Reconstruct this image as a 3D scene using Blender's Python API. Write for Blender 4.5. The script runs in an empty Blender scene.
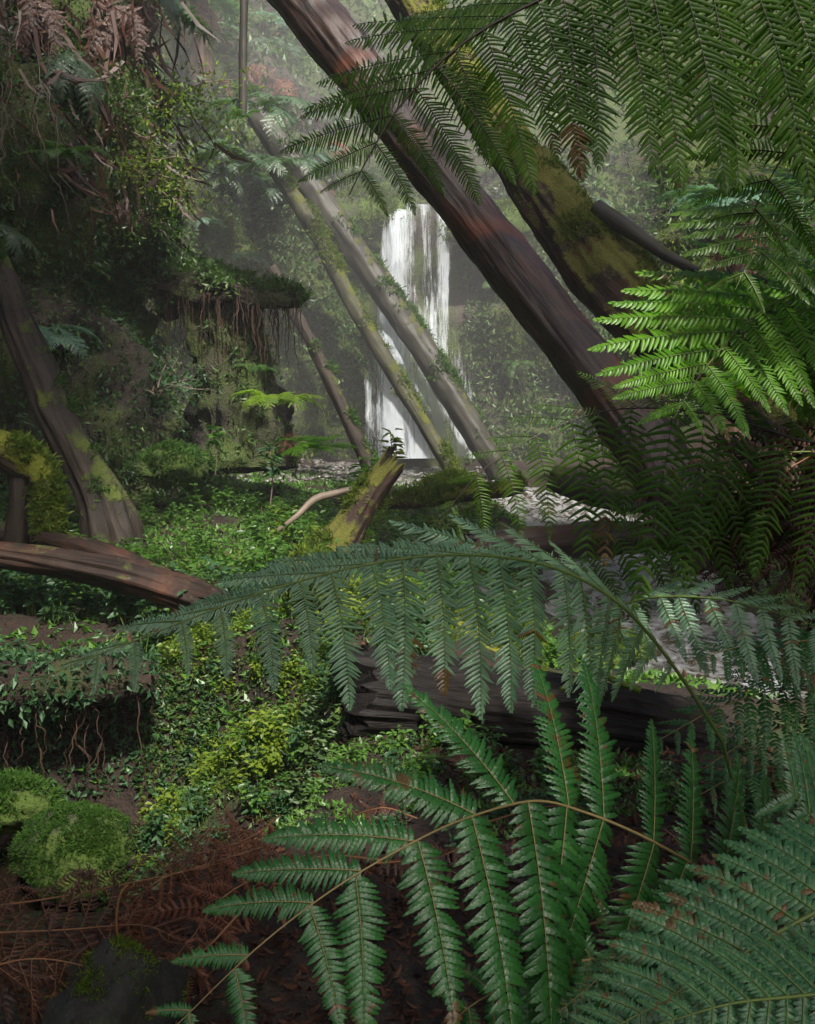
import bpy, math, random
import numpy as np

R = math.radians
rng = np.random.default_rng(11)
random.seed(11)
SC = bpy.context.scene
COL = SC.collection

# ------------------------------------------------------------------ camera
F, CX, CY = 1000.0, 407.5, 512.0
CAM = np.array([0.0, 0.0, 1.6])
PITCH = math.atan2(122, F)
FW = np.array([0, math.cos(PITCH), -math.sin(PITCH)])
UP = np.array([0, math.sin(PITCH), math.cos(PITCH)])
RT = np.array([1.0, 0, 0])


def P(px, py, Y):
    """The point at distance Y (metres ahead) seen at a place of the photograph."""
    d = FW + RT * ((px - CX) / F) + UP * (-(py - CY) / F)
    return CAM + d * (Y / d[1])


cam = bpy.data.cameras.new('camera')
cam.sensor_fit = 'VERTICAL'
cam.sensor_height = 24
cam.lens = 24 * F / 1024
cam.clip_start, cam.clip_end = 0.02, 500
camo = bpy.data.objects.new('camera', cam)
COL.objects.link(camo)
camo.location = CAM
camo.rotation_euler = (math.pi / 2 - PITCH, 0, 0)
SC.camera = camo


# ------------------------------------------------------------------ noise
def _hash(ix, iy, iz):
    h = (ix.astype(np.int64) * 374761393 + iy.astype(np.int64) * 668265263 + iz.astype(np.int64) * 1440662683) & 0xffffffff
    h = ((h ^ (h >> 13)) * 1274126177) & 0xffffffff
    h = ((h ^ (h >> 16)) * 2246822519) & 0xffffffff
    return ((h ^ (h >> 15)) & 0xffffff) / float(0xffffff)


def vnoise(p):
    i = np.floor(p)
    f = p - i
    u = f * f * (3 - 2 * f)
    ix, iy, iz = i[..., 0], i[..., 1], i[..., 2]
    r = 0
    for a in (0, 1):
        for b in (0, 1):
            for c in (0, 1):
                w = (u[..., 0] if a else 1 - u[..., 0]) * (u[..., 1] if b else 1 - u[..., 1]) * (u[..., 2] if c else 1 - u[..., 2])
                r = r + w * _hash(ix + a, iy + b, iz + c)
    return r * 2 - 1


def fbm(p, oct=4, lac=2.03, gain=0.5):
    p = np.asarray(p, float)
    s, a = 0, 1.0
    for k in range(oct):
        s = s + a * vnoise(p + 17.3 * k)
        p = p * lac
        a *= gain
    return s


def unit(v):
    return v / np.maximum(np.linalg.norm(v, axis=-1, keepdims=True), 1e-9)


def smooth(a, b, x):
    t = np.clip((x - a) / (b - a), 0, 1)
    return t * t * (3 - 2 * t)


def catmull(pts, n):
    """n points, evenly spaced, on a smooth curve through pts (any number of columns; the first three are the position)."""
    p = np.asarray(pts, float)
    q = np.vstack([2 * p[0] - p[1], p, 2 * p[-1] - p[-2]])
    out = []
    for i in range(len(p) - 1):
        a, b, c, d = q[i:i + 4]
        t = np.linspace(0, 1, 24, endpoint=False)[:, None]
        out.append(0.5 * ((2 * b) + (c - a) * t + (2 * a - 5 * b + 4 * c - d) * t ** 2 + (3 * b - a - 3 * c + d) * t ** 3))
    out.append(p[-1:])
    out = np.vstack(out)
    s = np.r_[0, np.cumsum(np.linalg.norm(np.diff(out[:, :3], axis=0), axis=1))]
    x = np.linspace(0, s[-1], n)
    return np.stack([np.interp(x, s, out[:, k]) for k in range(out.shape[1])], 1), s[-1]


# ------------------------------------------------------------------ mesh builder
class MB:
    def __init__(self):
        self.V, self.Q, self.M, self.A, self.G, self.n = [], [], [], [], [], 0

    def add(self, v, q, mat=0, rnd=None, grain=None):
        v = np.asarray(v, float).reshape(-1, 3)
        q = np.asarray(q, np.int64).reshape(-1, 4)
        self.V.append(v)
        self.Q.append(q + self.n)
        self.M.append(np.full(len(q), mat, np.int32) if np.isscalar(mat) else np.asarray(mat, np.int32))
        self.A.append(np.full(len(v), 0.5) if rnd is None else np.broadcast_to(np.asarray(rnd, float), (len(v),)))
        self.G.append(v if grain is None else np.asarray(grain, float))
        self.n += len(v)

    def mesh(self, name, mats, smoothed=True):
        v = np.vstack(self.V)
        q = np.vstack(self.Q)
        m = np.concatenate(self.M)
        tri = q[:, 2] == q[:, 3]
        me = bpy.data.meshes.new(name)
        cnt = np.where(tri, 3, 4)
        starts = np.r_[0, np.cumsum(cnt)[:-1]]
        mask = np.ones((len(q), 4), bool)
        mask[tri, 3] = False
        loops = q[mask]
        me.vertices.add(len(v))
        me.vertices.foreach_set('co', v.astype(np.float32).ravel())
        me.loops.add(len(loops))
        me.loops.foreach_set('vertex_index', loops.astype(np.int32))
        me.polygons.add(len(q))
        me.polygons.foreach_set('loop_start', starts.astype(np.int32))
        me.polygons.foreach_set('material_index', m)
        me.polygons.foreach_set('use_smooth', np.full(len(q), smoothed))
        a = me.attributes.new('rnd', 'FLOAT', 'POINT')
        a.data.foreach_set('value', np.concatenate(self.A).astype(np.float32))
        g = me.attributes.new('grain', 'FLOAT_VECTOR', 'POINT')
        g.data.foreach_set('vector', np.vstack(self.G).astype(np.float32).ravel())
        me.update(calc_edges=True)
        for x in (mats if isinstance(mats, (list, tuple)) else [mats]):
            me.materials.append(x)
        return me

    def build(self, name, mats, parent=None, smoothed=True):
        return link(name, self.mesh(name, mats, smoothed), parent)


def link(name, data, parent=None):
    o = bpy.data.objects.new(name, data)
    COL.objects.link(o)
    if parent is not None:
        o.parent = parent
    return o


def tag(o, label=None, cat=None, group=None, kind=None):
    if label:
        o['label'] = label
    if cat:
        o['category'] = cat
    if group:
        o['group'] = group
    if kind:
        o['kind'] = kind
    return o


def empty(name, loc=(0, 0, 0), label=None, cat=None, group=None):
    o = link(name, None)
    o.location = loc
    o.empty_display_size = 0.1
    return tag(o, label, cat, group)


def keep_world(parent_loc):
    """Parts of a thing whose Empty stands at parent_loc are built in world space: shift their vertices."""
    return -np.asarray(parent_loc, float)


def child(mb, name, mats, root, smoothed=True):
    """Build a part from vertices given in world space under an Empty (or mesh) that is only translated."""
    off = np.array(root.location)
    p = root
    while p.parent is not None:
        p = p.parent
        off = off + np.array(p.location)
    mb.V = [v - off for v in mb.V]
    return mb.build(name, mats, root, smoothed)


def grid_quads(nu, nv, wrap=False):
    i = np.arange(nu if wrap else nu - 1)
    j = np.arange(nv - 1)
    I, J = np.meshgrid(i, j, indexing='ij')
    a = I * nv + J
    b = ((I + 1) % nu) * nv + J
    return np.stack([a, b, b + 1, a + 1], -1).reshape(-1, 4)


# ------------------------------------------------------------------ materials
def new_mat(name):
    m = bpy.data.materials.new(name)
    m.use_nodes = True
    nt = m.node_tree
    nt.nodes.clear()
    out = nt.nodes.new('ShaderNodeOutputMaterial')
    return m, nt, nt.nodes, out


def N(nt, typ, **kw):
    n = nt.nodes.new(typ)
    for k, v in kw.items():
        if k.startswith('i_'):
            n.inputs[k[2:].replace('_', ' ')].default_value = v
        else:
            setattr(n, k, v)
    return n


def ramp(nt, fac, stops):
    r = nt.nodes.new('ShaderNodeValToRGB')
    e = r.color_ramp.elements
    while len(e) < len(stops):
        e.new(0.5)
    for k, (p, c) in enumerate(stops):
        e[k].position = p
        e[k].color = (*c, 1) if len(c) == 3 else c
    nt.links.new(fac, r.inputs[0])
    return r.outputs[0]


def noise(nt, vec, scale, detail=4, rough=0.55, dist=0.0):
    n = N(nt, 'ShaderNodeTexNoise', i_Scale=scale, i_Detail=detail, i_Roughness=rough, i_Distortion=dist)
    if vec is not None:
        nt.links.new(vec, n.inputs['Vector'])
    return n.outputs['Fac']


def attr(nt, name):
    return N(nt, 'ShaderNodeAttribute', attribute_name=name)


def mathn(nt, op, a, b=None, clamp=False):
    n = N(nt, 'ShaderNodeMath', operation=op, use_clamp=clamp)
    for k, x in enumerate((a, b)):
        if x is None:
            continue
        if isinstance(x, (int, float)):
            n.inputs[k].default_value = x
        else:
            nt.links.new(x, n.inputs[k])
    return n.outputs[0]


def mixc(nt, fac, a, b):
    n = N(nt, 'ShaderNodeMix', data_type='RGBA')
    for sock, x in ((n.inputs[0], fac), (n.inputs[6], a), (n.inputs[7], b)):
        if isinstance(x, (int, float)):
            sock.default_value = x
        elif isinstance(x, tuple):
            sock.default_value = (*x, 1)
        else:
            nt.links.new(x, sock)
    return n.outputs[2]


def leaf_mat(name, c0, c1, c2=None, rough=0.42, trans=0.35, tint=(0.9, 1.25, 0.35), spec=0.5, bump=0.0, spots=0.0):
    """Thin leaf: colour runs c0..c1 (a few c2) from leaflet to leaflet, light passes through."""
    m, nt, nd, out = new_mat(name)
    a = attr(nt, 'rnd').outputs['Fac']
    pos = N(nt, 'ShaderNodeTexCoord').outputs['Object']
    nz = noise(nt, pos, 6.0, 3)
    k = mathn(nt, 'ADD', mathn(nt, 'MULTIPLY', a, 0.6), mathn(nt, 'MULTIPLY', mathn(nt, 'SUBTRACT', nz, 0.3), 0.9), True)
    stops = [(0.1, c0), (0.75, c1)] + ([(0.93, c2)] if c2 else []) + ([(1.0, (0.10, 0.055, 0.016))] if spots else [])
    c = ramp(nt, k, stops)
    if spots:
        sp = noise(nt, pos, 55.0, 3, 0.6)
        s2 = noise(nt, pos, 9.0, 2)
        k2 = ramp(nt, mathn(nt, 'ADD', mathn(nt, 'MULTIPLY', sp, .6), mathn(nt, 'MULTIPLY', s2, .5)), [(0.70 - spots * .1, (0, 0, 0)), (0.75 - spots * .1, (1, 1, 1))])
        c = mixc(nt, k2, c, (0.085, 0.05, 0.014))
    p = N(nt, 'ShaderNodeBsdfPrincipled', i_Roughness=rough)
    p.inputs['Specular IOR Level'].default_value = spec
    nt.links.new(c, p.inputs['Base Color'])
    if bump:
        b = N(nt, 'ShaderNodeBump', i_Strength=bump, i_Distance=0.004)
        nt.links.new(noise(nt, pos, 260.0, 2), b.inputs['Height'])
        nt.links.new(b.outputs[0], p.inputs['Normal'])
    t = N(nt, 'ShaderNodeBsdfTranslucent')
    tc = N(nt, 'ShaderNodeMix', data_type='RGBA', blend_type='MULTIPLY')
    tc.inputs[0].default_value = 1
    nt.links.new(c, tc.inputs[6])
    tc.inputs[7].default_value = (*[x * 1.6 for x in tint], 1)
    nt.links.new(tc.outputs[2], t.inputs['Color'])
    mx = N(nt, 'ShaderNodeMixShader')
    mx.inputs[0].default_value = trans
    nt.links.new(p.outputs[0], mx.inputs[1])
    nt.links.new(t.outputs[0], mx.inputs[2])
    nt.links.new(mx.outputs[0], out.inputs['Surface'])
    return m


def wood_mat(name, dark, light, moss=(0.05, 0.065, 0.012), moss_amt=0.0, rough=0.6, streak=(26, 2.2), red=None, bumpd=0.012, moss_side=0.2, spec=0.25):
    """Weathered wood or bark: grain runs along the log; moss on upward faces in patches."""
    m, nt, nd, out = new_mat(name)
    g = attr(nt, 'grain').outputs['Vector']
    mp = N(nt, 'ShaderNodeMapping')
    mp.inputs['Scale'].default_value = (streak[0], streak[0], streak[1])
    nt.links.new(g, mp.inputs['Vector'])
    n1 = noise(nt, mp.outputs[0], 1.0, 6, 0.62, 0.25)
    n2 = noise(nt, g, 3.2, 4)
    mp2 = N(nt, 'ShaderNodeMapping')
    mp2.inputs['Scale'].default_value = (streak[0] * 2.6, streak[0] * 2.6, streak[1] * 0.9)
    nt.links.new(g, mp2.inputs['Vector'])
    n3 = noise(nt, mp2.outputs[0], 1.0, 3, 0.6)
    c = ramp(nt, n1, [(0.32, dark), (0.68, light)])
    c = mixc(nt, mathn(nt, 'MULTIPLY', ramp(nt, n2, [(0.42, (0, 0, 0)), (0.62, (1, 1, 1))]), 0.55), c, tuple(x * 0.6 for x in dark))
    if red:
        n5 = noise(nt, g, 1.6, 4, 0.6, 0.5)
        c = mixc(nt, ramp(nt, n5, [(0.5, (0, 0, 0)), (0.66, (1, 1, 1))]), c, mixc(nt, n3, tuple(x * 0.4 for x in red), red))
    p = N(nt, 'ShaderNodeBsdfPrincipled')
    p.inputs['Specular IOR Level'].default_value = spec
    rr = rough
    h = mathn(nt, 'ADD', mathn(nt, 'MULTIPLY', n1, 0.7), mathn(nt, 'MULTIPLY', n3, 0.5))
    if moss_amt:
        geo = N(nt, 'ShaderNodeNewGeometry')
        sx = N(nt, 'ShaderNodeSeparateXYZ')
        nt.links.new(geo.outputs['Normal'], sx.inputs[0])
        nm = noise(nt, g, 5.0, 5, 0.65)
        k = mathn(nt, 'ADD', mathn(nt, 'MULTIPLY', sx.outputs['Z'], 0.45), mathn(nt, 'MULTIPLY', mathn(nt, 'SUBTRACT', nm, 0.5), 1.8))
        k = mathn(nt, 'ADD', k, moss_amt - 0.5)
        k = ramp(nt, k, [(0.05, (0, 0, 0)), (0.25, (1, 1, 1))])
        nf = noise(nt, g, 70.0, 3)
        mc = mixc(nt, nf, tuple(x * 0.35 for x in moss), tuple(x * 1.7 for x in moss))
        c = mixc(nt, k, c, mc)
        h = mathn(nt, 'ADD', h, mathn(nt, 'MULTIPLY', k, mathn(nt, 'ADD', mathn(nt, 'MULTIPLY', nf, 0.8), 0.4)))
        r2 = N(nt, 'ShaderNodeMix', data_type='FLOAT')
        nt.links.new(k, r2.inputs[0])
        r2.inputs[2].default_value = rough
        r2.inputs[3].default_value = 0.95
        rr = r2.outputs[0]
    if isinstance(rr, float):
        p.inputs['Roughness'].default_value = rr
    else:
        nt.links.new(rr, p.inputs['Roughness'])
    nt.links.new(c, p.inputs['Base Color'])
    b = N(nt, 'ShaderNodeBump', i_Strength=0.9, i_Distance=bumpd)
    nt.links.new(h, b.inputs['Height'])
    nt.links.new(b.outputs[0], p.inputs['Normal'])
    nt.links.new(p.outputs[0], out.inputs['Surface'])
    return m


def earth_mat(name, stops, scale=1.2, fine=22, rough=0.85, bumpd=0.03, moss=None, moss_lo=0.5, spec=0.3):
    """Soil / rock: two scales of noise in the colour, moss patches."""
    m, nt, nd, out = new_mat(name)
    pos = N(nt, 'ShaderNodeTexCoord').outputs['Object']
    n1 = noise(nt, pos, scale, 6, 0.6, 0.3)
    n2 = noise(nt, pos, fine, 5, 0.65)
    k = mathn(nt, 'ADD', mathn(nt, 'MULTIPLY', n1, 0.6), mathn(nt, 'MULTIPLY', n2, 0.4))
    c = ramp(nt, k, stops)
    h = mathn(nt, 'ADD', n2, mathn(nt, 'MULTIPLY', n1, 1.2))
    if moss:
        n4 = noise(nt, pos, scale * 0.8, 5, 0.65)
        n5 = noise(nt, pos, 60, 3)
        kk = ramp(nt, n4, [(moss_lo, (0, 0, 0)), (moss_lo + 0.12, (1, 1, 1))])
        c = mixc(nt, kk, c, mixc(nt, n5, tuple(x * 0.4 for x in moss), tuple(x * 1.6 for x in moss)))
        h = mathn(nt, 'ADD', h, mathn(nt, 'MULTIPLY', n5, 0.6))
    p = N(nt, 'ShaderNodeBsdfPrincipled', i_Roughness=rough)
    p.inputs['Specular IOR Level'].default_value = spec
    nt.links.new(c, p.inputs['Base Color'])
    b = N(nt, 'ShaderNodeBump', i_Strength=0.9, i_Distance=bumpd)
    nt.links.new(h, b.inputs['Height'])
    nt.links.new(b.outputs[0], p.inputs['Normal'])
    nt.links.new(p.outputs[0], out.inputs['Surface'])
    return m


M = {}
M['fern_hero'] = leaf_mat('fern_leaf_dark', (0.010, 0.055, 0.010), (0.027, 0.12, 0.022), (0.05, 0.15, 0.03), rough=0.34, spec=.5, trans=0.22, bump=0.25, spots=0.6)
M['fern_silver'] = leaf_mat('fern_leaf_blue_green', (0.022, 0.085, 0.032), (0.058, 0.16, 0.058), (0.09, 0.19, 0.075), rough=0.34, spec=.5, trans=0.22, bump=0.25, spots=0.6)
M['fern_pale_sheen'] = leaf_mat('fern_leaf_pale_sheen', (0.065, 0.145, 0.08), (0.145, 0.25, 0.14), (0.18, 0.28, 0.15), rough=0.33, spec=.55, trans=0.25, bump=0.25, spots=0.4)  # pale glaucous leaf, with sky sheen painted into its colour
M['fern_canopy'] = leaf_mat('fern_leaf_canopy', (0.028, 0.07, 0.007), (0.07, 0.14, 0.012), (0.1, 0.17, 0.018), rough=0.4, trans=0.5, spec=.4, spots=.3)
M['fern_bright'] = leaf_mat('fern_leaf_bright', (0.045, 0.14, 0.008), (0.105, 0.235, 0.013), (0.15, 0.28, 0.02), rough=0.4, trans=0.5, spec=.4, spots=.2)
M['fern_mid'] = leaf_mat('fern_leaf_mid', (0.015, 0.05, 0.01), (0.05, 0.11, 0.02), (0.09, 0.15, 0.03), rough=0.45, trans=0.4)
M['fern_teal'] = leaf_mat('fern_leaf_teal', (0.03, 0.075, 0.05), (0.08, 0.16, 0.1), (0.12, 0.2, 0.13), rough=0.45, trans=0.3)
M['fern_dull'] = leaf_mat('fern_leaf_dull', (0.025, 0.06, 0.03), (0.07, 0.11, 0.06), (0.1, 0.13, 0.07), rough=0.4, trans=0.3)
M['fern_dead'] = leaf_mat('fern_leaf_dead', (0.055, 0.018, 0.010), (0.2, 0.075, 0.04), (0.32, 0.16, 0.09), rough=0.6, trans=0.25, tint=(1, 0.7, 0.4))
M['fern_dead_dark'] = leaf_mat('fern_leaf_dead_dark', (0.018, 0.008, 0.005), (0.07, 0.028, 0.016), (0.13, 0.06, 0.035), rough=0.55, trans=0.2, tint=(1, 0.7, 0.4))
M['fern_orange'] = leaf_mat('fern_leaf_orange', (0.08, 0.16, 0.012), (0.17, 0.25, 0.02), (0.3, 0.14, 0.04), rough=0.45, trans=0.45)
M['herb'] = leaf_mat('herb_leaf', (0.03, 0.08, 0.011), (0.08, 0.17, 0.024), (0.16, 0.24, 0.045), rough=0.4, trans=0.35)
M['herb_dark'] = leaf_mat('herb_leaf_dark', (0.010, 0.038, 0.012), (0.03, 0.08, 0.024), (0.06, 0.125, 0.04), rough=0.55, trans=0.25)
M['herb_yellow'] = leaf_mat('herb_leaf_yellow', (0.06, 0.10, 0.008), (0.15, 0.2, 0.016), (0.2, 0.24, 0.03), rough=0.5, trans=0.4)
M['cliff_leaf'] = leaf_mat('cliff_leaf', (0.02, 0.05, 0.01), (0.06, 0.11, 0.022), (0.12, 0.16, 0.035), rough=0.5, trans=0.3)
M['moss_leaf'] = leaf_mat('moss_blade', (0.03, 0.055, 0.006), (0.09, 0.125, 0.012), (0.17, 0.2, 0.03), rough=0.75, trans=0.35, spec=0.2)
M['moss_green'] = leaf_mat('moss_blade_green', (0.012, 0.04, 0.005), (0.045, 0.1, 0.012), (0.09, 0.16, 0.02), rough=0.75, trans=0.3, spec=0.2)
M['litter'] = leaf_mat('leaf_litter', (0.015, 0.007, 0.004), (0.055, 0.022, 0.012), (0.12, 0.06, 0.03), rough=0.75, spec=.2, trans=0.1, tint=(1, .7, .4))
M['rachis'] = wood_mat('fern_stalk', (0.06, 0.1, 0.02), (0.13, 0.17, 0.045), rough=0.45, bumpd=0.0005)
M['rachis_tan'] = wood_mat('fern_stalk_tan', (0.14, 0.11, 0.04), (0.25, 0.19, 0.08), rough=0.45, bumpd=0.0005)
M['rachis_dark'] = wood_mat('fern_stalk_dark', (0.015, 0.01, 0.006), (0.045, 0.03, 0.018), rough=0.4, bumpd=0.001)
M['rachis_dead'] = wood_mat('fern_stalk_dead', (0.1, 0.045, 0.02), (0.26, 0.13, 0.06), rough=0.5, bumpd=0.0008)
M['log_bare'] = wood_mat('bare_wood', (0.009, 0.005, 0.004), (0.045, 0.024, 0.017), rough=0.42, red=(0.12, 0.034, 0.013), streak=(46, 4.5), bumpd=0.010, spec=0.35)
M['log_mossy'] = wood_mat('mossy_bark', (0.012, 0.008, 0.006), (0.05, 0.029, 0.02), moss=(0.085, 0.085, 0.016), moss_amt=0.62, rough=0.6, red=(0.12, 0.04, 0.018), streak=(40, 4.5), bumpd=0.016)
M['log_grey'] = wood_mat('grey_wood', (0.018, 0.017, 0.013), (0.056, 0.052, 0.042), moss=(0.05, 0.055, 0.012), moss_amt=0.28, rough=0.55, streak=(24, 1.2), bumpd=0.008)
M['log_green'] = wood_mat('green_wood', (0.022, 0.023, 0.012), (0.062, 0.06, 0.034), moss=(0.06, 0.066, 0.01), moss_amt=0.42, rough=0.7, streak=(30, 1.5), bumpd=0.008)
M['log_char'] = wood_mat('charred_wood', (0.003, 0.0022, 0.002), (0.010, 0.0075, 0.006), rough=0.65, streak=(44, 7), bumpd=0.016, spec=0.18)
M['log_rot'] = wood_mat('rotten_wood', (0.008, 0.005, 0.0035), (0.032, 0.018, 0.012), moss=(0.05, 0.06, 0.012), moss_amt=0.12, rough=0.55, red=(0.13, 0.05, 0.025), streak=(26, 2.0), bumpd=0.014)
M['log_moss'] = wood_mat('moss_covered_wood', (0.02, 0.014, 0.01), (0.07, 0.05, 0.03), moss=(0.1, 0.11, 0.012), moss_amt=0.75, rough=0.7, bumpd=0.02)
M['bark_dark'] = wood_mat('dark_bark', (0.010, 0.007, 0.005), (0.036, 0.026, 0.018), moss=(0.05, 0.065, 0.012), moss_amt=0.3, rough=0.7, streak=(16, 3), bumpd=0.02)
M['twig'] = wood_mat('twig_bark', (0.06, 0.045, 0.03), (0.2, 0.16, 0.12), rough=0.6, bumpd=0.002)
M['root'] = wood_mat('root_fibre', (0.02, 0.012, 0.008), (0.09, 0.05, 0.03), rough=0.7, bumpd=0.003)
M['rock_moss'] = earth_mat('mossy_rock', [(0.35, (0.012, 0.011, 0.009)), (0.65, (0.06, 0.055, 0.045))], 2.5, 30, moss=(0.05, 0.08, 0.012), moss_lo=0.4, bumpd=0.02)
M['rock_grey'] = earth_mat('grey_rock', [(0.35, (0.008, 0.008, 0.007)), (0.65, (0.028, 0.029, 0.024))], 6, 70, moss=(0.035, 0.05, 0.012), moss_lo=0.56, bumpd=0.008)
M['rock_wet'] = earth_mat('wet_stone', [(0.35, (0.02, 0.018, 0.016)), (0.65, (0.12, 0.11, 0.1))], 5, 40, rough=0.3, bumpd=0.008, spec=0.6)
M['ground'] = earth_mat('forest_soil', [(0.35, (0.008, 0.005, 0.004)), (0.65, (0.035, 0.021, 0.014))], 1.3, 26, moss=(0.03, 0.045, 0.01), moss_lo=0.52, bumpd=0.04)
M['cliff'] = earth_mat('cliff_rock', [(0.33, (0.012, 0.010, 0.008)), (0.55, (0.04, 0.032, 0.024)), (0.7, (0.08, 0.066, 0.048))], 0.9, 14, moss=(0.045, 0.065, 0.012), moss_lo=0.42, bumpd=0.07)

# ------------------------------------------------------------------ terrain
STREAM = np.array([(0.1, 15.4, .40), (0.9, 13.6, .36), (1.9, 11.4, .17), (1.95, 9, .08), (1.7, 7, .03), (1.9, 5.5, .0), (3.2, 4.5, -.05), (6.0, 4.0, -.1), (9, 3.5, -.15)])


def stream_d(x, y):
    """distance from the stream's middle line, and the water level there"""
    c, _ = catmull(np.c_[STREAM[:, 0], STREAM[:, 1], STREAM[:, 2] * 0, STREAM[:, 2]], 90)
    best = np.full(np.shape(x), 1e9)
    z = np.zeros(np.shape(x))
    for p in c:
        d = np.hypot(x - p[0], y - p[1])
        z = np.where(d < best, p[3], z)
        best = np.minimum(best, d)
    return best, z


def GZ(x, y):
    x, y = np.broadcast_arrays(np.asarray(x, float), np.asarray(y, float))
    p3 = np.stack([x, y, x * 0], -1)
    w = fbm(p3 * 0.9, 3) * 0.12
    zr = np.interp(y, [-4, 1.6, 2.4, 3.3, 4.2, 5, 7, 11, 14, 15.5, 20], [.42, .42, .4, .30, .25, .16, .16, .28, .52, .5, .5])
    zl = np.interp(y + w, [-4, 1.6, 2.25, 2.8, 3.2, 4.15, 4.4, 5, 7, 9, 12, 20], [.42, .42, .38, -.05, -.5, -.5, .2, .42, .36, .36, .5, .5])
    k = smooth(-0.5, -0.12, x + w + 0.25 * smooth(3.2, 2.2, y))
    z = zl * (1 - k) + zr * k
    z = z + 0.66 * np.exp(-(((x + .46) / .66) ** 2 + ((y - 3.95) / .66) ** 2))
    z = z + 0.14 * np.exp(-(((x - .2) / .7) ** 2 + ((y - 4.3) / .5) ** 2))
    d, wz = stream_d(x, y)
    cut = np.exp(-(d / (0.75 + 0.2 * w)) ** 4)
    z = z * (1 - cut) + (wz - 0.16) * cut
    z = z + 0.9 * smooth(2.7, 5.0, x) * smooth(2, 5, d + 1.2)
    z = z + 0.5 * smooth(-2.2, -4.5, x) * smooth(4.4, 6.0, y)
    return z + fbm(p3 * 2.1, 4) * 0.05 + fbm(p3 * 9, 2) * 0.012


def axis(lo, hi, step, far):
    core = np.arange(lo, hi + step / 2, step)
    out = np.geomspace(step, far, 18)
    out = np.cumsum(out * 0 + out)
    return np.r_[(lo - out)[::-1], core, hi + out]


gx = axis(-6.5, 6.5, 0.06, 30)
gy = axis(-1.5, 17.0, 0.06, 30)
X, Y = np.meshgrid(gx, gy, indexing='ij')
mb = MB()
V = np.stack([X, Y, GZ(X, Y)], -1)
mb.add(V, grid_quads(len(gx), len(gy)))
tag(mb.build('ground', M['ground']), 'dark forest soil along the bottom of the gully', kind='structure')

# cliff: a horseshoe of rock round the gully, one sheet
CL = np.array([  # x, y, height of face, lean, slope above
    (-7, -6, 7, .2, 1.3), (-5.9, 2, 7.5, .15, 1.3), (-5.0, 5.5, 8, .1, 1.3), (-4.2, 8.2, 8.5, .08, 1.3), (-3.2, 9.8, 8.5, .07, 1.3), (-2.55, 10.8, 8.5, .08, 1.3),
    (-2.9, 12.0, 7, .28, 1.3), (-3.0, 13.6, 6, .3, 1.1), (-2.3, 15.0, 5.5, .2, 1.0), (-1.2, 15.8, 4.6, .05, .85), (-.3, 16.1, 4.35, .03, .8), (.9, 16.1, 4.35, .03, .8),
    (2.2, 15.8, 4.5, .04, .8), (3.6, 14.8, 4.2, .1, .8), (5.2, 12.6, 3.6, .3, .9), (6.2, 9, 3, .45, .9), (6.6, 5, 3, .5, .9), (6.8, 0, 3, .5, .9), (7, -6, 3, .5, .9)])
NU, NV = 520, 150
c, _ = catmull(np.c_[CL[:, 0], CL[:, 1], CL[:, 0] * 0, CL[:, 2:]], NU)
tx = unit(np.gradient(c[:, :2], axis=0))
on = np.stack([-tx[:, 1], tx[:, 0]], -1)
ww = np.hanning(41)
on = unit(np.stack([np.convolve(np.pad(on[:, k], 20, 'edge'), ww / ww.sum(), 'valid') for k in (0, 1)], -1))
vv = np.linspace(0, 1, NV)
face = np.clip(vv / 0.62, 0, 1)
top = np.clip((vv - 0.62) / 0.38, 0, 1)
H = c[:, 3][:, None]
zz = -0.5 + (H + 0.5) * face[None] + (top * 14)[None] * c[:, 5][:, None]
off = face[None] * H * c[:, 4][:, None] + (top * 14)[None]
XX = c[:, 0][:, None] + on[:, 0][:, None] * off
YY = c[:, 1][:, None] + on[:, 1][:, None] * off
CV = np.stack([XX, YY, zz], -1)
nrm0 = np.concatenate([-on[:, None, :].repeat(NV, 1), np.full((NU, NV, 1), 0.25)], -1)
nrm0 = unit(nrm0)
d1 = fbm(CV * np.array([.55, .55, .5]), 4) * 0.55
ledge = fbm(np.stack([CV[..., 0] * .4, CV[..., 1] * .4, CV[..., 2] * 1.9], -1), 3) * 0.28
d2 = np.abs(fbm(CV * 2.3, 4)) * 0.22
calm = 1 - 0.75 * np.exp(-(((CV[..., 0] - .25) / 1.1) ** 4)) * (CV[..., 1] > 14)
CV = CV + nrm0 * ((d1 + ledge + d2) * calm)[..., None]
# a step half way down behind the fall
fallzone = np.exp(-(((CV[..., 0] - .15) / 1.3) ** 4)) * (CV[..., 1] > 14.5)
CV[..., 1] -= fallzone * 0.35 * smooth(3.2, 2.7, CV[..., 2])
CV[..., 1] -= fallzone * 0.25 * smooth(1.6, 1.2, CV[..., 2])
mb = MB()
mb.add(CV, grid_quads(NU, NV))
tag(mb.build('cliff', M['cliff']), 'dark wet cliff and slopes around the gully', kind='structure')
CN = unit(np.cross(np.gradient(CV, axis=1), np.gradient(CV, axis=0)))
CN = np.where((CN * nrm0).sum(-1, keepdims=True) < 0, -CN, CN)


def cliff_at(px, py, rad=9):
    """the first point of the cliff sheet seen at a pixel: (point, normal)"""
    d = CV - CAM
    yy = d @ FW
    sx = CX + F * (d @ RT) / yy
    sy = CY - F * (d @ UP) / yy
    ok = (np.hypot(sx - px, sy - py) < rad) & (yy > 1)
    if not ok.any():
        ok = (np.hypot(sx - px, sy - py) < rad * 3) & (yy > 1)
    i = np.argmin(np.where(ok, yy, 1e9))
    return CV.reshape(-1, 3)[i], CN.reshape(-1, 3)[i]


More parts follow.
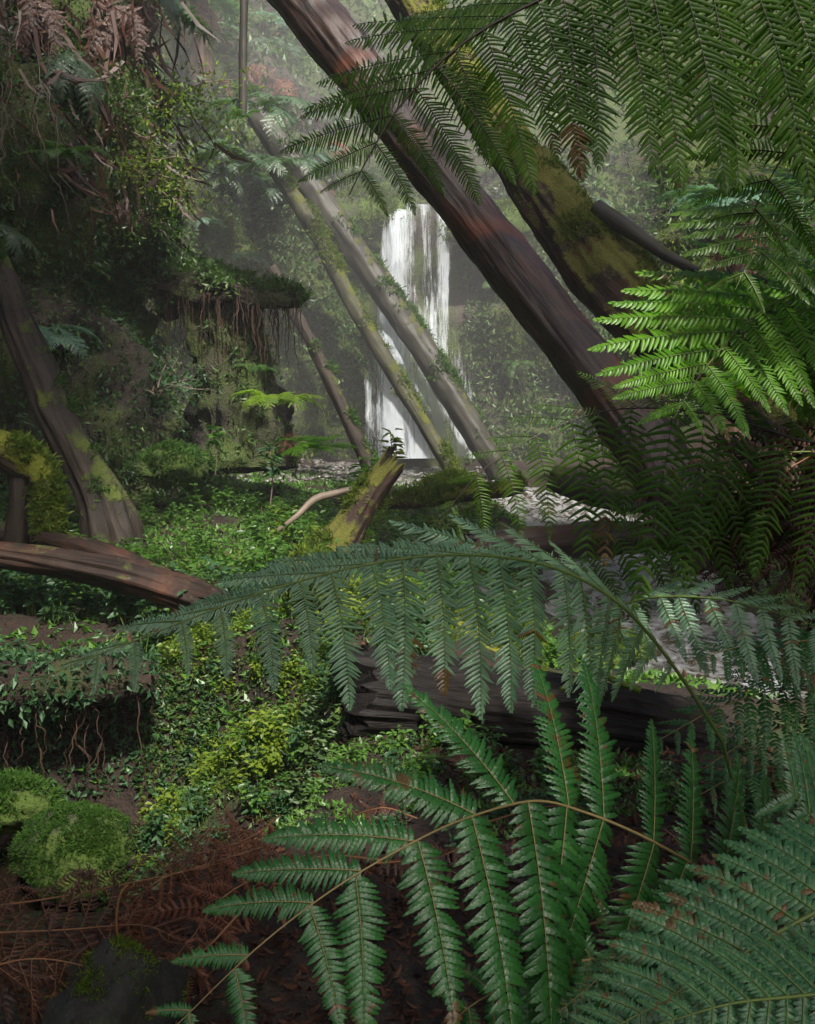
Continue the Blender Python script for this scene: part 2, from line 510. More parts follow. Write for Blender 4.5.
def ray_ground(px, py):
    """where the ray of a pixel meets the ground"""
    lo = 1.3
    ys = np.geomspace(1.3, 16, 260)
    pts = np.array([P(px, py, y) for y in ys])
    dz = pts[:, 2] - GZ(pts[:, 0], pts[:, 1])
    i = np.argmax(dz < 0) if (dz < 0).any() else len(ys) - 1
    return pts[i]


# ------------------------------------------------------------------ leaves and ferns
def tmpl_toothed(n=4):
    us, hs, ws, es = [], [], [], []
    S = 2 * n + 1
    for k in range(S):
        u = k / (S - 1)
        h = 0.5 * (1 - u ** 4.5) * (0.95 if k % 2 else 0.76) if k < S - 1 else 0.02
        us.append(u)
        hs.append(h)
        ws.append(0.10 * math.sin(u * math.pi) - 0.12 * u * u)
        es.append((0.05 if k % 2 else -0.03))
    V, Q = [], []
    for k in range(S):
        fw = 0.05 if k % 2 else 0
        V += [(us[k] + fw, hs[k], ws[k] + es[k] - 0.04), (us[k], 0, ws[k]), (us[k] + fw, -hs[k], ws[k] + es[k] - 0.04)]
    for k in range(S - 1):
        a = 3 * k
        Q += [(a, a + 1, a + 4, a + 3), (a + 1, a + 2, a + 5, a + 4)]
    return np.array(V), np.array(Q)


def tmpl_fold(us, hs, droop=-0.1, fold=-0.08, sickle=0.0):
    V, Q = [], []
    for u, h in zip(us, hs):
        V += [(u, sickle * u * u + h, droop * u * u + fold * h * 2), (u, sickle * u * u, droop * u * u), (u, sickle * u * u - h, droop * u * u + fold * h * 2)]
    for k in range(len(us) - 1):
        a = 3 * k
        Q += [(a, a + 1, a + 4, a + 3), (a + 1, a + 2, a + 5, a + 4)]
    return np.array(V), np.array(Q)


T_HERO = tmpl_toothed(5)
T_MID = tmpl_fold([0, .35, .75, 1], [.36, .46, .32, .03], -.14, -.1, .35)
T_COMB = tmpl_fold([0, .3, .6, .85, 1], [.34, .36, .31, .2, .03], -0.28, -0.12, .7)
T_LOW = tmpl_fold([0, .55, 1], [.36, .44, .04])
T_LEAF = tmpl_fold([0, .3, .7, 1], [.05, .42, .33, .02], -0.18, 0.16)
T_LEAF2 = tmpl_fold([0, .45, 1], [.06, .45, .03], -0.15, 0.15)
T_BLADE = tmpl_fold([0, .5, 1], [.3, .4, .02], -0.25, 0.1)


def stamp(mb, tm, B, A, C, Nn, L, W, mat=0, rnd=None):
    """Place one template per row: base B, along A, across C, normal Nn, length L, width W."""
    tv, tq = tm
    n = len(B)
    if n == 0:
        return
    L = np.broadcast_to(L, (n,))[:, None, None]
    W = np.broadcast_to(W, (n,))[:, None, None]
    v = B[:, None] + L * tv[None, :, :1] * A[:, None] + W * tv[None, :, 1:2] * C[:, None] + L * tv[None, :, 2:] * Nn[:, None]
    q = tq[None] + (np.arange(n) * len(tv))[:, None, None]
    rn = rng.random(n) if rnd is None else np.broadcast_to(rnd, (n,))
    mb.add(v.reshape(-1, 3), q.reshape(-1, 4), mat, np.repeat(rn, len(tv)))


def tube(mb, pts, rad, nseg=6, mat=0, rnd=0.5):
    pts = np.asarray(pts, float)
    n = len(pts)
    rad = np.broadcast_to(rad, (n,))
    t = unit(np.gradient(pts, axis=0))
    ref = np.array([0.3, 0.2, 1.0]) if abs(t[:, 2]).mean() < 0.8 else np.array([1.0, 0.25, 0])
    a = unit(np.cross(t, ref))
    b = np.cross(t, a)
    th = np.linspace(0, 2 * np.pi, nseg, endpoint=False)
    v = pts[None] + rad[None, :, None] * (np.cos(th)[:, None, None] * a[None] + np.sin(th)[:, None, None] * b[None])
    s = np.r_[0, np.cumsum(np.linalg.norm(np.diff(pts, axis=0), axis=1))]
    g = np.stack([np.cos(th)[:, None] * rad[None], np.sin(th)[:, None] * rad[None], np.broadcast_to(s, (nseg, n))], -1)
    mb.add(v, grid_quads(nseg, n, True), mat, rnd, g.reshape(-1, 3))


def frond(leaf, stalk, ctrl, nrm, npin=20, npl=16, tm=T_MID, t0=0.12, fold=0.15, droop=(0.3, 0.3), wfrac=0.15, fill=0.92, r0=0.006, costa=True, costa_k=0.3, jitter=0.05, tilt=0.1, curl=0.0, pang=16, sbend=0.25):
    """ctrl: rows x, y, z, length on the upper side, on the lower side, forward angle up, down. leaf and stalk: the MBs that take the blades and the stalk."""
    nr = 70
    c, Ltot = catmull(ctrl, nr)
    c[:, 3:5] = np.maximum(c[:, 3:5], 0.004)
    T = unit(np.gradient(c[:, :3], axis=0))
    nrm = np.asarray(nrm, float)
    if nrm.ndim == 1:
        nrm = np.broadcast_to(nrm, (nr, 3))
    else:
        nrm, _ = catmull(nrm, nr)
    Nn = unit(nrm - (nrm * T).sum(1, keepdims=True) * T)
    S = np.cross(T, Nn)
    sg = 1.0 if S[:, 2].mean() >= 0 else -1.0
    tt = np.linspace(0, 1, nr)
    if r0:
        tube(stalk, c[:, :3], r0 * (1 - 0.85 * tt), 6, 0)
    ti = t0 + (0.985 - t0) * (np.arange(npin) + 0.5) / npin
    for side in (0, 1):
        t = ti + (rng.random(npin) - 0.5) * 0.35 * (1 - t0) / npin
        ip = lambda a: np.stack([np.interp(t, tt, a[:, k]) for k in range(a.shape[1])], 1)
        B, Td, Nd, Sd = ip(c[:, :3]), unit(ip(T)), unit(ip(Nn)), unit(ip(S))
        Sd = Sd * (sg if side == 0 else -sg)
        L = np.interp(t, tt, c[:, 3 + side]) * (1 + jitter * rng.standard_normal(npin))
        a = np.radians(np.interp(t, tt, c[:, 5 + side])) + jitter * 0.9 * rng.standard_normal(npin)
        D = unit(Sd * np.cos(a)[:, None] + Td * np.sin(a)[:, None] - Nd * (fold + 0.5 * jitter * rng.standard_normal(npin))[:, None])
        g = np.array([0, 0, -1.0])
        m = npl
        s = (np.arange(m) + 0.5) / m
        bend = D[:, None] + s[None, :, None] ** 1.3 * (droop[side] * (1 + 0.3 * rng.standard_normal(npin)))[:, None, None] * g + s[None, :, None] * sbend * Td[:, None]
        if curl:
            cv = rng.standard_normal((npin, 3)) * curl
            bend = bend + (s[None, :, None] ** 1.5) * cv[:, None]
        bend = unit(bend)
        seg = (L / m)[:, None, None] * bend
        pos = B[:, None] + np.cumsum(seg, 1) - seg * 0.5
        tp = bend
        npn = Nd[:, None] - (Nd[:, None] * tp).sum(-1, keepdims=True) * tp
        npn = unit(npn)
        sp = np.cross(tp, npn)
        prof = np.minimum(1, 0.55 + s * 3.2) * (1 - s ** 2.2) ** 0.75 + 0.05
        wl = np.maximum(L * wfrac, 0.0)[:, None] * prof[None]
        spc = (L / m)[:, None] * np.ones((1, m))
        pr = np.repeat(rng.random(npin) * 0.55, m)
        dying = rng.random((npin, 1)) * 0.4 + 0.66
        brown = np.where((s[None] > dying) & (rng.random((npin, 1)) < .07), 1.3, 0) + np.where(rng.random((npin, m)) < .012, .9, 0)
        for sd in (1, -1):
            b = np.radians(pang) + 0.09 * rng.standard_normal((npin, m)) + s[None] * 0.35
            ax = sp * sd * np.cos(b)[..., None] + tp * np.sin(b)[..., None] - npn * (tilt + 0.12 * rng.standard_normal((npin, m)))[..., None]
            ax = unit(ax)
            cc = unit(np.cross(npn, ax)) * sd
            nn = np.cross(ax, cc) * sd
            k = npin * m
            wj = wl * (1 + .09 * rng.standard_normal((npin, m))) * np.where(rng.random((npin, m)) < .025, .45, 1)
            stamp(leaf, tm, pos.reshape(k, 3), ax.reshape(k, 3), cc.reshape(k, 3), nn.reshape(k, 3), wj.reshape(k), (spc * fill).reshape(k) * (1.0 if tm is not T_HERO else 1.1), 0, pr + 0.45 * rng.random(k) + brown.reshape(k))
        if costa:
            for i in range(npin):
                q = np.vstack([B[i:i + 1], pos[i]])
                tube(leaf, q + npn[i, :1] * 0.0006, np.linspace(r0 * costa_k, r0 * 0.05, len(q)), 4, 1)


STARTS = []


def hero_frond(root, rows, nrm, mats, **kw):
    """A frond described along its stalk in the photograph: rows px, py, metres ahead, upper and lower pinna in pixels, forward angles."""
    ctrl = []
    for px, py, Yd, lu, ld, au, ad in rows:
        p = P(px, py, Yd)
        ctrl.append((*p, lu * Yd / F, ld * Yd / F, au, ad))
    STARTS.append((root, np.array(ctrl[0][:3]), kw.get('r0', .006), mats[1]))
    lf, st = MB(), MB()
    frond(lf, st, ctrl, nrm, **kw)
    f = child(lf, 'frond', [mats[0], mats[1]], root)
    child(st, 'stalk', mats[1], f)
    return f


# ---- generic fronds (local: base at origin, growing along +Y, arching)
def local_frond(name, length, arch, plen, mats, npin=16, npl=10, tm=T_LOW, droop=0.3, dead=False, rise=0.75, rnk=1.0):
    s = np.linspace(0, 1, 7)
    ang = rise - arch * s ** 1.2 + 0.06 * rng.standard_normal(7)
    side = np.cumsum(0.05 * rng.standard_normal(7))
    y = np.cumsum(np.cos(ang)) * length / 7
    z = np.cumsum(np.sin(ang)) * length / 7
    y, z = y - y[0], z - z[0]
    prof = np.sin(np.clip(s * 0.93 + 0.12, 0, 1) * np.pi) ** 0.7 * plen
    ctrl = np.c_[side * length, y, z, prof, prof, 10 + 25 * s, 10 + 25 * s]
    nrm = np.stack([s * 0, -np.sin(ang), np.cos(ang)], 1)
    lf = MB()
    frond(lf, lf, ctrl, nrm, npin, npl, tm, 0.12, 0.12, (droop, droop), 0.17, 0.95, 0.0045 * length, costa=False, jitter=0.14 if dead else 0.07, curl=0.9 if dead else 0.0)
    return lf.mesh(name, [mats[0], mats[1]])


def fronds_of(kind):
    if kind in FR:
        return FR[kind]
    lf, st, L, arch, pl, npin, npl, dr, dead, rise = FRK[kind]
    FR[kind] = [local_frond('frond_' + kind, L * k, arch * a, pl, (M[lf], M[st]), npin, npl, droop=dr, dead=dead, rise=rise) for k, a in ((1, 1), (.9, 1.25), (.8, .8), (1.05, 1.1))]
    return FR[kind]


FR = {}
FRK = {  # leaf, stalk, length, arch, pinna, pairs, pinnules, droop, dead, rise
    'mid': ('fern_mid', 'rachis', 0.75, 1.5, 0.13, 18, 10, .3, False, .8),
    'bright': ('fern_bright', 'rachis', 0.6, 1.3, 0.12, 16, 9, .3, False, .8),
    'teal': ('fern_teal', 'rachis', 0.8, 1.5, 0.14, 18, 9, .4, False, .7),
    'dull': ('fern_dull', 'rachis', 0.95, 1.7, 0.15, 18, 9, .5, False, .6),
    'dead': ('fern_dead', 'rachis_dead', 0.9, 1.9, 0.11, 16, 8, .6, True, .3),
    'darkdead': ('fern_dead_dark', 'rachis_dead', 1.2, 1.9, 0.13, 18, 9, .7, True, .2),
    'tree': ('fern_teal', 'rachis', 1.5, 1.6, 0.26, 20, 11, .5, False, .75),
    'treedead': ('fern_dead', 'rachis_dead', 1.1, 0.5, 0.14, 16, 8, .3, True, -.9),
    'canopyfern': ('fern_canopy', 'rachis', 1.25, .9, .3, 22, 20, .35, False, .35),
    'curtain': ('fern_dead_dark', 'rachis_dead', 1.5, .35, .16, 20, 10, .9, True, -1.15),
    'orange': ('fern_orange', 'rachis_tan', 0.6, 1.5, 0.13, 16, 9, .4, False, .8),
}


def fern(name, loc, kind, n, label, cat='fern', group=None, az=(0, 360), scale=1.0, tilt=0.0, roll=0.2):
    root = empty(name, loc, label, cat, group)
    ms = fronds_of(kind)
    for k in range(n):
        o = link('frond', ms[k % len(ms)], root)
        a = az[0] + (az[1] - az[0]) * (k + 0.5 * random.random()) / n
        o.rotation_euler = (tilt + random.gauss(0, 0.12), random.gauss(0, roll), R(a - 90))
        o.scale = [scale * random.uniform(.75, 1.15)] * 3
    return root


# ------------------------------------------------------------------ logs
def log_mesh(ctrl, mats, nseg=44, step=0.05, groove=0.06, lump=0.10, jag=(0.0, 0.0), seed=0, ends=True, mb=None, gfreq=5.0):
    """Tapered trunk through ctrl rows (x, y, z, radius): lengthwise grooves, lumps, jagged broken ends."""
    mb = mb or MB()
    ctrl = np.asarray(ctrl, float)
    L = np.linalg.norm(np.diff(ctrl[:, :3], axis=0), axis=1).sum()
    n = max(6, int(L / step))
    c, L = catmull(ctrl, n)
    p, rad = c[:, :3], c[:, 3]
    t = unit(np.gradient(p, axis=0))
    a = np.zeros((n, 3))
    ref = np.array([0.13, 0.31, 0.94]) if abs(t[0, 2]) < 0.9 else np.array([1.0, 0.1, 0.1])
    v = ref - (ref @ t[0]) * t[0]
    for i in range(n):
        v = v - (v @ t[i]) * t[i]
        v = v / np.linalg.norm(v)
        a[i] = v
    b = np.cross(t, a)
    th = np.linspace(0, 2 * np.pi, nseg, endpoint=False)
    s = np.linspace(0, L, n)
    ct, sn = np.cos(th)[:, None], np.sin(th)[:, None]
    o = np.ones((nseg, n))
    gp = np.stack([ct * gfreq * .6 * o, sn * gfreq * .6 * o, s[None] * 0.9 * o], -1) + seed * 7.7
    lp = np.stack([ct * rad[None] * 6, sn * rad[None] * 6, s[None] * 3.0 * o], -1) + seed * 3.1
    rr = rad[None] * (1 + groove * (np.abs(fbm(gp, 4)) * 2 - 0.8) + lump * fbm(lp, 4))
    pos = p[None] + rr[..., None] * (ct[..., None] * a[None] + sn[..., None] * b[None])
    for e, (i, sgn) in enumerate(((0, -1), (n - 1, 1))):
        if jag[e]:
            jn = fbm(np.stack([ct[:, 0] * 3.5, sn[:, 0] * 3.5, 0 * th + seed], -1), 4) * jag[e]
            w = np.exp(-np.abs(np.arange(n) - i) / 3.0)
            pos = pos + sgn * (jn[:, None] * w[None])[..., None] * t[None]
    grain = np.stack([ct * rad[None] * o, sn * rad[None] * o, s[None] * o], -1)
    mb.add(pos, grid_quads(nseg, n, True), 0, 0.5, grain.reshape(-1, 3))
    if ends:
        for e, (i, sgn) in enumerate(((0, -1), (n - 1, 1))):
            rings = [pos[:, i]]
            cen = pos[:, i].mean(0)
            for f in (0.8, 0.55, 0.3, 0.02):
                q = cen + (pos[:, i] - cen) * f
                q = q + sgn * t[i] * (fbm(q * 14 + seed, 3) * (jag[e] * 0.7 + 0.015))[:, None]
                rings.append(q)
            q = np.stack(rings, 1)
            mb.add(q, grid_quads(nseg, len(rings), True), min(1, len(mats) - 1) if isinstance(mats, list) else 0, 0.5, (q * 3).reshape(-1, 3))
    return mb, pos, unit(pos - p[None])


def tufts(pos, nor, n, size, mats, thresh=0.1, up=0.35, tm=T_BLADE, freq=4.0, wide=0.35, hang=0.0, seed=0):
    """Moss or leaves growing over a surface given by points and normals: blades where a noise mask is high."""
    pos, nor = pos.reshape(-1, 3), nor.reshape(-1, 3)
    w = np.clip(fbm(pos * freq + seed * 5.1, 3) + (nor[:, 2] - up) * 0.9 - thresh, 0, 1)
    if w.sum() <= 0:
        w = np.ones(len(pos))
    idx = rng.choice(len(pos), n, p=w / w.sum())
    B = pos[idx] + rng.standard_normal((n, 3)) * size * 0.5
    A = unit(nor[idx] + 0.9 * rng.standard_normal((n, 3)) + np.array([0, 0, -hang]))
    C = unit(np.cross(A, rng.standard_normal((n, 3))))
    L = size * (0.5 + rng.random(n))
    mb = MB()
    stamp(mb, tm, B, A, C, np.cross(A, C), L, L * wide)
    return mb


def log(name, rows, mat, label, cat='log', world=False, moss=None, end_mat=None, **kw):
    """rows px, py, metres ahead, radius in metres (or world x, y, z, r)."""
    ctrl = [(*P(a, b, y), r) for a, b, y, r in rows] if not world else rows
    mats = [mat, end_mat or mat]
    mb, pos, nor = log_mesh(ctrl, mats, **kw)
    root = empty(name, ctrl[0][:3], label, cat)
    w = child(mb, 'trunk', mats, root)
    if moss:
        n, size, m, th = moss
        child(tufts(pos, nor, n, size, None, th, seed=kw.get('seed', 0)), 'moss', m, root, False)
    return root, w


# ------------------------------------------------------------------ light and air settings
SHADE_TREES = [  # unseen trees added for shade: x, y, base, height, crown radius, lean x, lean y, leaves, label
    (-3.4, -4.8, .4, 13.0, 2.9, 2.3, 3.6, 6000, 'broad unseen tree added for shade behind the viewer, reaching forward'),
    (7.6, -1.5, 1.5, 12.0, 2.9, -1.9, .6, 6500, 'broad unseen tree added for shade on the right bank behind the near ferns'),
    (-.8, -8.2, .4, 13.0, 2.3, 1.0, 2.4, 4200, 'slim unseen tree added for shade well behind the viewer'),
    (3.2, -11.2, .4, 13.0, 1.4, -.45, 4.75, 5600, 'unseen tree added furthest behind the viewer to shade the front ferns'),
    (-6.8, .6, 5.8, 7.5, 3.1, 5.6, 1.4, 7500, 'unseen tree added on the left bank, leaning out to shade the cliff'),
    (7.6, 3.2, 1.6, 11.5, 1.8, -4.8, -1.6, 5000, 'unseen tree added on the right bank, bent across to shade the leaning trunks'),
]
HAZE = 0.0016
MIST = 0.024
SUN = (50, 160, 3.6, 2.0)
SKY = 0.075
EXPO = 1.62
# ================================================================== the place
# ------------------------------------------------------------------ water
def mat_stream():
    m, nt, nd, out = new_mat('stream_water')
    pos = N(nt, 'ShaderNodeTexCoord').outputs['Object']
    mp = N(nt, 'ShaderNodeMapping')
    mp.inputs['Scale'].default_value = (5, 2.2, 5)
    nt.links.new(pos, mp.inputs[0])
    n1 = noise(nt, mp.outputs[0], 2.2, 5, 0.6, 0.8)
    n2 = noise(nt, pos, 14, 4, 0.6, 0.4)
    f = mathn(nt, 'ADD', mathn(nt, 'MULTIPLY', n1, 0.65), mathn(nt, 'MULTIPLY', n2, 0.35))
    foam = ramp(nt, f, [(0.42, (0, 0, 0)), (0.66, (1, 1, 1))])
    c = mixc(nt, mathn(nt, 'MULTIPLY', foam, 0.6), (0.03, 0.022, 0.014), (0.5, 0.52, 0.53))
    p = N(nt, 'ShaderNodeBsdfPrincipled')
    nt.links.new(c, p.inputs['Base Color'])
    nt.links.new(mathn(nt, 'ADD', mathn(nt, 'MULTIPLY', foam, 0.4), 0.2), p.inputs['Roughness'])
    b = N(nt, 'ShaderNodeBump', i_Strength=0.5, i_Distance=0.025)
    nt.links.new(f, b.inputs['Height'])
    nt.links.new(b.outputs[0], p.inputs['Normal'])
    nt.links.new(p.outputs[0], out.inputs['Surface'])
    return m


def mat_pool():
    m, nt, nd, out = new_mat('still_water')
    pos = N(nt, 'ShaderNodeTexCoord').outputs['Object']
    p = N(nt, 'ShaderNodeBsdfPrincipled', i_Roughness=0.04)
    p.inputs['Base Color'].default_value = (0.012, 0.008, 0.005, 1)
    b = N(nt, 'ShaderNodeBump', i_Strength=0.25, i_Distance=0.02)
    nt.links.new(noise(nt, pos, 6, 3), b.inputs['Height'])
    nt.links.new(b.outputs[0], p.inputs['Normal'])
    nt.links.new(p.outputs[0], out.inputs['Surface'])
    return m


def mat_fall():
    m, nt, nd, out = new_mat('falling_water')
    uv = attr(nt, 'grain').outputs['Vector']           # x across, z down, both in metres
    mp = N(nt, 'ShaderNodeMapping')
    mp.inputs['Scale'].default_value = (17, 1, 1.5)
    nt.links.new(uv, mp.inputs[0])
    n1 = noise(nt, mp.outputs[0], 1.0, 5, 0.65, 0.15)
    mp2 = N(nt, 'ShaderNodeMapping')
    mp2.inputs['Scale'].default_value = (44, 1, 5.0)
    nt.links.new(uv, mp2.inputs[0])
    n2 = noise(nt, mp2.outputs[0], 1.0, 4, 0.65)
    s = mathn(nt, 'ADD', mathn(nt, 'MULTIPLY', n1, 0.6), mathn(nt, 'MULTIPLY', n2, 0.4))
    dens = attr(nt, 'rnd').outputs['Fac']               # how much water the strand carries here
    k = mathn(nt, 'MULTIPLY', mathn(nt, 'SUBTRACT', mathn(nt, 'ADD', s, dens), 0.86), 5.0, True)
    p = N(nt, 'ShaderNodeBsdfPrincipled', i_Roughness=0.35)
    p.inputs['Base Color'].default_value = (0.64, 0.69, 0.74, 1)
    t2 = N(nt, 'ShaderNodeBsdfTranslucent')
    t2.inputs[0].default_value = (0.64, 0.69, 0.74, 1)
    m0 = N(nt, 'ShaderNodeMixShader')
    m0.inputs[0].default_value = 0.45
    nt.links.new(p.outputs[0], m0.inputs[1])
    nt.links.new(t2.outputs[0], m0.inputs[2])
    b = N(nt, 'ShaderNodeBump', i_Strength=0.6, i_Distance=0.04)
    nt.links.new(s, b.inputs['Height'])
    nt.links.new(b.outputs[0], p.inputs['Normal'])
    tr = N(nt, 'ShaderNodeBsdfTransparent')
    mx = N(nt, 'ShaderNodeMixShader')
    nt.links.new(mathn(nt, 'MULTIPLY', k, .62), mx.inputs[0])
    nt.links.new(tr.outputs[0], mx.inputs[1])
    nt.links.new(m0.outputs[0], mx.inputs[2])
    nt.links.new(mx.outputs[0], out.inputs['Surface'])
    return m


M['stream'], M['pool'], M['fall'] = mat_stream(), mat_pool(), mat_fall()
sc_, _ = catmull(np.c_[STREAM[:, 0], STREAM[:, 1], STREAM[:, 2]], 220)
tn = unit(np.gradient(sc_, axis=0))
sd = np.stack([tn[:, 1], -tn[:, 0], tn[:, 0] * 0], -1)
wv = np.linspace(-1.15, 1.15, 36)
sv = sc_[:, None] + sd[:, None] * wv[None, :, None]
sv[..., 2] += 0.035 * fbm(sv * np.array([4, 2.4, 1]), 4) + 0.012 * fbm(sv * 13, 3) - 0.01
mb = MB()
mb.add(sv, grid_quads(220, 36))
tag(mb.build('stream_water', M['stream']), 'foaming shallow stream running from the fall', kind='structure')
mb = MB()
q = np.array([(-7, 2.2, -.31), (0.1, 2.2, -.31), (0.1, 4.6, -.31), (-7, 4.6, -.31)])
mb.add(q, [[0, 1, 2, 3]])
tag(mb.build('pool_water', M['pool']), 'still dark water in the hollow under the mossy bank', kind='structure')

# ------------------------------------------------------------------ waterfall
fall_loc = P(405, 456, 15.3)
fall = empty('waterfall', fall_loc, 'white waterfall dropping in lacy strands over the mossy rock lip', 'waterfall')


def strand(name, rows, nu=26, nv=110, wob=0.05, seed=0):
    """rows: left px, right px, py, metres ahead, density"""
    r = np.array(rows, float)
    v = np.linspace(0, 1, nv)
    tv_ = np.linspace(0, 1, len(r))
    c = np.stack([np.interp(v, (r[:, 2] - r[0, 2]) / (r[-1, 2] - r[0, 2]), r[:, k]) for k in range(5)], 1)
    pts = np.zeros((nu, nv, 3))
    dn = np.zeros((nu, nv))
    g = np.zeros((nu, nv, 3))
    z0 = None
    for j in range(nv):
        a, b = P(c[j, 0], c[j, 2], c[j, 3]), P(c[j, 1], c[j, 2], c[j, 3])
        f = np.linspace(0, 1, nu)[:, None]
        pts[:, j] = a + (b - a) * f
        dn[:, j] = c[j, 4] - 0.36 * np.abs(f[:, 0] * 2 - 1) ** 2.2 + .2 * fbm(np.stack([pts[:, j, 0] * 7, pts[:, j, 2] * .35, pts[:, j, 0] * 0 + seed * 3.7], -1), 2)
    pts[..., 1] -= wob * (1 + fbm(np.stack([pts[..., 0] * 5, pts[..., 2] * 1.2, pts[..., 0] * 0 + seed], -1), 3)) + 0.06 * np.sin(np.linspace(0, np.pi, nu))[:, None]
    g[..., 0] = pts[..., 0] + seed * 3.3
    g[..., 2] = pts[..., 2] + 0.25 * fbm(np.stack([pts[..., 0] * 4, pts[..., 0] * 0, pts[..., 0] * 0 + seed], -1), 2)
    mb = MB()
    mb.add(pts, grid_quads(nu, nv), 0, dn.ravel(), g.reshape(-1, 3))
    return child(mb, name, M['fall'], fall)


strand('main_strand', [(388, 417, 204, 16.15, .62), (386, 418, 212, 15.75, .66), (380, 420, 260, 15.6, .62), (374, 420, 320, 15.5, .5), (366, 424, 400, 15.3, .44), (362, 430, 458, 15.1, .44)], seed=1)
strand('main_strand', [(386, 414, 205, 16.1, .6), (383, 412, 215, 15.68, .62), (379, 408, 262, 15.5, .6), (370, 400, 330, 15.35, .44), (360, 405, 458, 14.95, .36)], seed=2)
strand('lace_strand', [(414, 432, 205, 16.15, .55), (416, 433, 214, 15.8, .5), (418, 436, 270, 15.65, .47), (418, 440, 340, 15.5, .42), (416, 446, 458, 15.2, .36)], seed=3)
strand('lace_strand', [(430, 450, 206, 16.15, .5), (431, 452, 216, 15.8, .5), (430, 454, 280, 15.68, .46), (430, 456, 350, 15.5, .4), (430, 462, 458, 15.25, .3)], seed=4)
strand('spray_fan', [(384, 440, 285, 15.55, .34), (372, 458, 330, 15.3, .5), (358, 482, 400, 15.1, .55), (350, 506, 458, 14.85, .58)], nu=40, seed=5)
strand('spray_fan', [(382, 420, 270, 15.5, .3), (362, 425, 340, 15.2, .5), (348, 466, 458, 14.7, .58)], nu=40, seed=6)

# ------------------------------------------------------------------ big logs
log('fallen_tree', [(150, -190, 9.6, .25), (305, 3, 8.6, .22), (418, 148, 8.0, .19), (480, 226, 7.75, .195), (520, 280, 7.5, .2), (592, 372, 7.2, .205), (650, 452, 7.0, .21), (720, 560, 6.8, .21)], M['log_bare'],
    'broad bare reddish brown trunk leaning across in front of the waterfall', 'fallen tree', nseg=96, step=.035, groove=.045, lump=.09, seed=3, gfreq=7)
root, w = log('fallen_tree', [(400, -20, 9.8, .2), (505, 140, 8.9, .21), (560, 212, 8.5, .26), (612, 278, 8.2, .3), (690, 350, 7.8, .27), (800, 428, 7.2, .24), (900, 500, 7.0, .24)], M['log_mossy'],
              'dark thick trunk with a mossy upper side leaning behind the bare one', 'fallen tree', nseg=80, step=.04, groove=.06, lump=.12, gfreq=7, seed=5, moss=(14000, .03, M['moss_leaf'], .1))
mb, _, _ = log_mesh([(*P(a, b, y), r) for a, b, y, r in [(596, 208, 8.2, .07), (632, 231, 8.0, .065), (668, 256, 7.9, .05), (700, 272, 7.7, .035), (740, 285, 7.5, .02)]], [M['log_grey']], nseg=14, seed=2)
child(mb, 'branch', M['log_grey'], root)
# thinner leaning logs by the fall
log('leaning_log', [(246, 96, 15.0, .17), (268, 128, 14.8, .18), (330, 215, 14.6, .19), (410, 330, 14.3, .18), (476, 434, 14.0, .18), (512, 492, 13.9, .17)], M['log_grey'], 'longest grey pole log leaning across the face of the waterfall', nseg=32, groove=.08, lump=.1, seed=7, moss=(3500, .05, M['moss_green'], .25))
log('leaning_log', [(272, 165, 14.5, .10), (312, 225, 14.2, .115), (350, 300, 14.0, .11), (395, 375, 13.8, .105), (438, 448, 13.6, .10), (462, 490, 13.5, .1)], M['log_green'], 'thin yellow green mossy pole leaning in front of the long grey one', nseg=28, groove=.06, lump=.13, seed=8, moss=(4500, .045, M['moss_leaf'], .1))
log('leaning_log', [(372, 258, 15.0, .09), (420, 335, 14.7, .11), (462, 405, 14.4, .11), (488, 446, 14.2, .11), (516, 490, 14.1, .1)], M['log_green'], 'short green slimy pole leaning just behind the long grey one', nseg=24, groove=.08, lump=.2, seed=9, moss=(2500, .045, M['moss_green'], 0))
log('leaning_log', [(272, 268, 13.6, .085), (318, 356, 13.4, .09), (350, 424, 13.2, .09), (378, 484, 13.1, .09)], M['bark_dark'], 'short dark pole leaning in shade beside the overhanging soil ledge', nseg=24, groove=.1, lump=.2, seed=10, moss=(1500, .05, M['moss_green'], .2))
# trunk on the slope, and the leaning trunk on the left
log('slender_tree', [(243, 116, 13.2, .05), (243, 60, 13.2, .05), (244, 0, 13.2, .048), (246, -120, 13.2, .045), (246, -260, 13.2, .04)], M['log_grey'], 'slender straight upright trunk growing on the misty slope', 'tree', nseg=14)
log('leaning_tree', [(-95, 40, 8.6, .10), (-36, 190, 8.3, .115), (6, 290, 8.0, .125), (50, 400, 7.7, .14), (88, 475, 7.5, .17), (110, 525, 7.4, .24), (124, 585, 7.3, .3)], M['bark_dark'], 'mossy old trunk leaning against the dark cliff, widening at its foot', 'tree trunk', nseg=48, groove=.16, lump=.14, seed=12,
    moss=(5000, .04, M['moss_green'], .35))
# mossy stump with two legs, lower left
root = empty('mossy_stump', P(30, 520, 5.9), 'moss capped stump standing on two root legs by the leaning trunk', 'stump')
mb, pos, nor = log_mesh([(*P(a, b, y), r) for a, b, y, r in [(-70, 425, 6.0, .1), (-10, 442, 5.9, .11), (28, 464, 5.9, .10), (44, 482, 5.9, .08), (52, 545, 5.8, .06)]], [M['log_moss']], nseg=24, lump=.3, seed=3)
child(mb, 'root', M['log_moss'], root)
child(tufts(pos, nor, 5000, .035, None, -.1), 'moss', M['moss_leaf'], root, False)
mb, pos, nor = log_mesh([(*P(a, b, y), r) for a, b, y, r in [(24, 455, 5.95, .09), (20, 500, 5.9, .06), (16, 550, 5.9, .07)]], [M['bark_dark']], nseg=20, lump=.25, seed=4)
child(mb, 'root', M['bark_dark'], root)
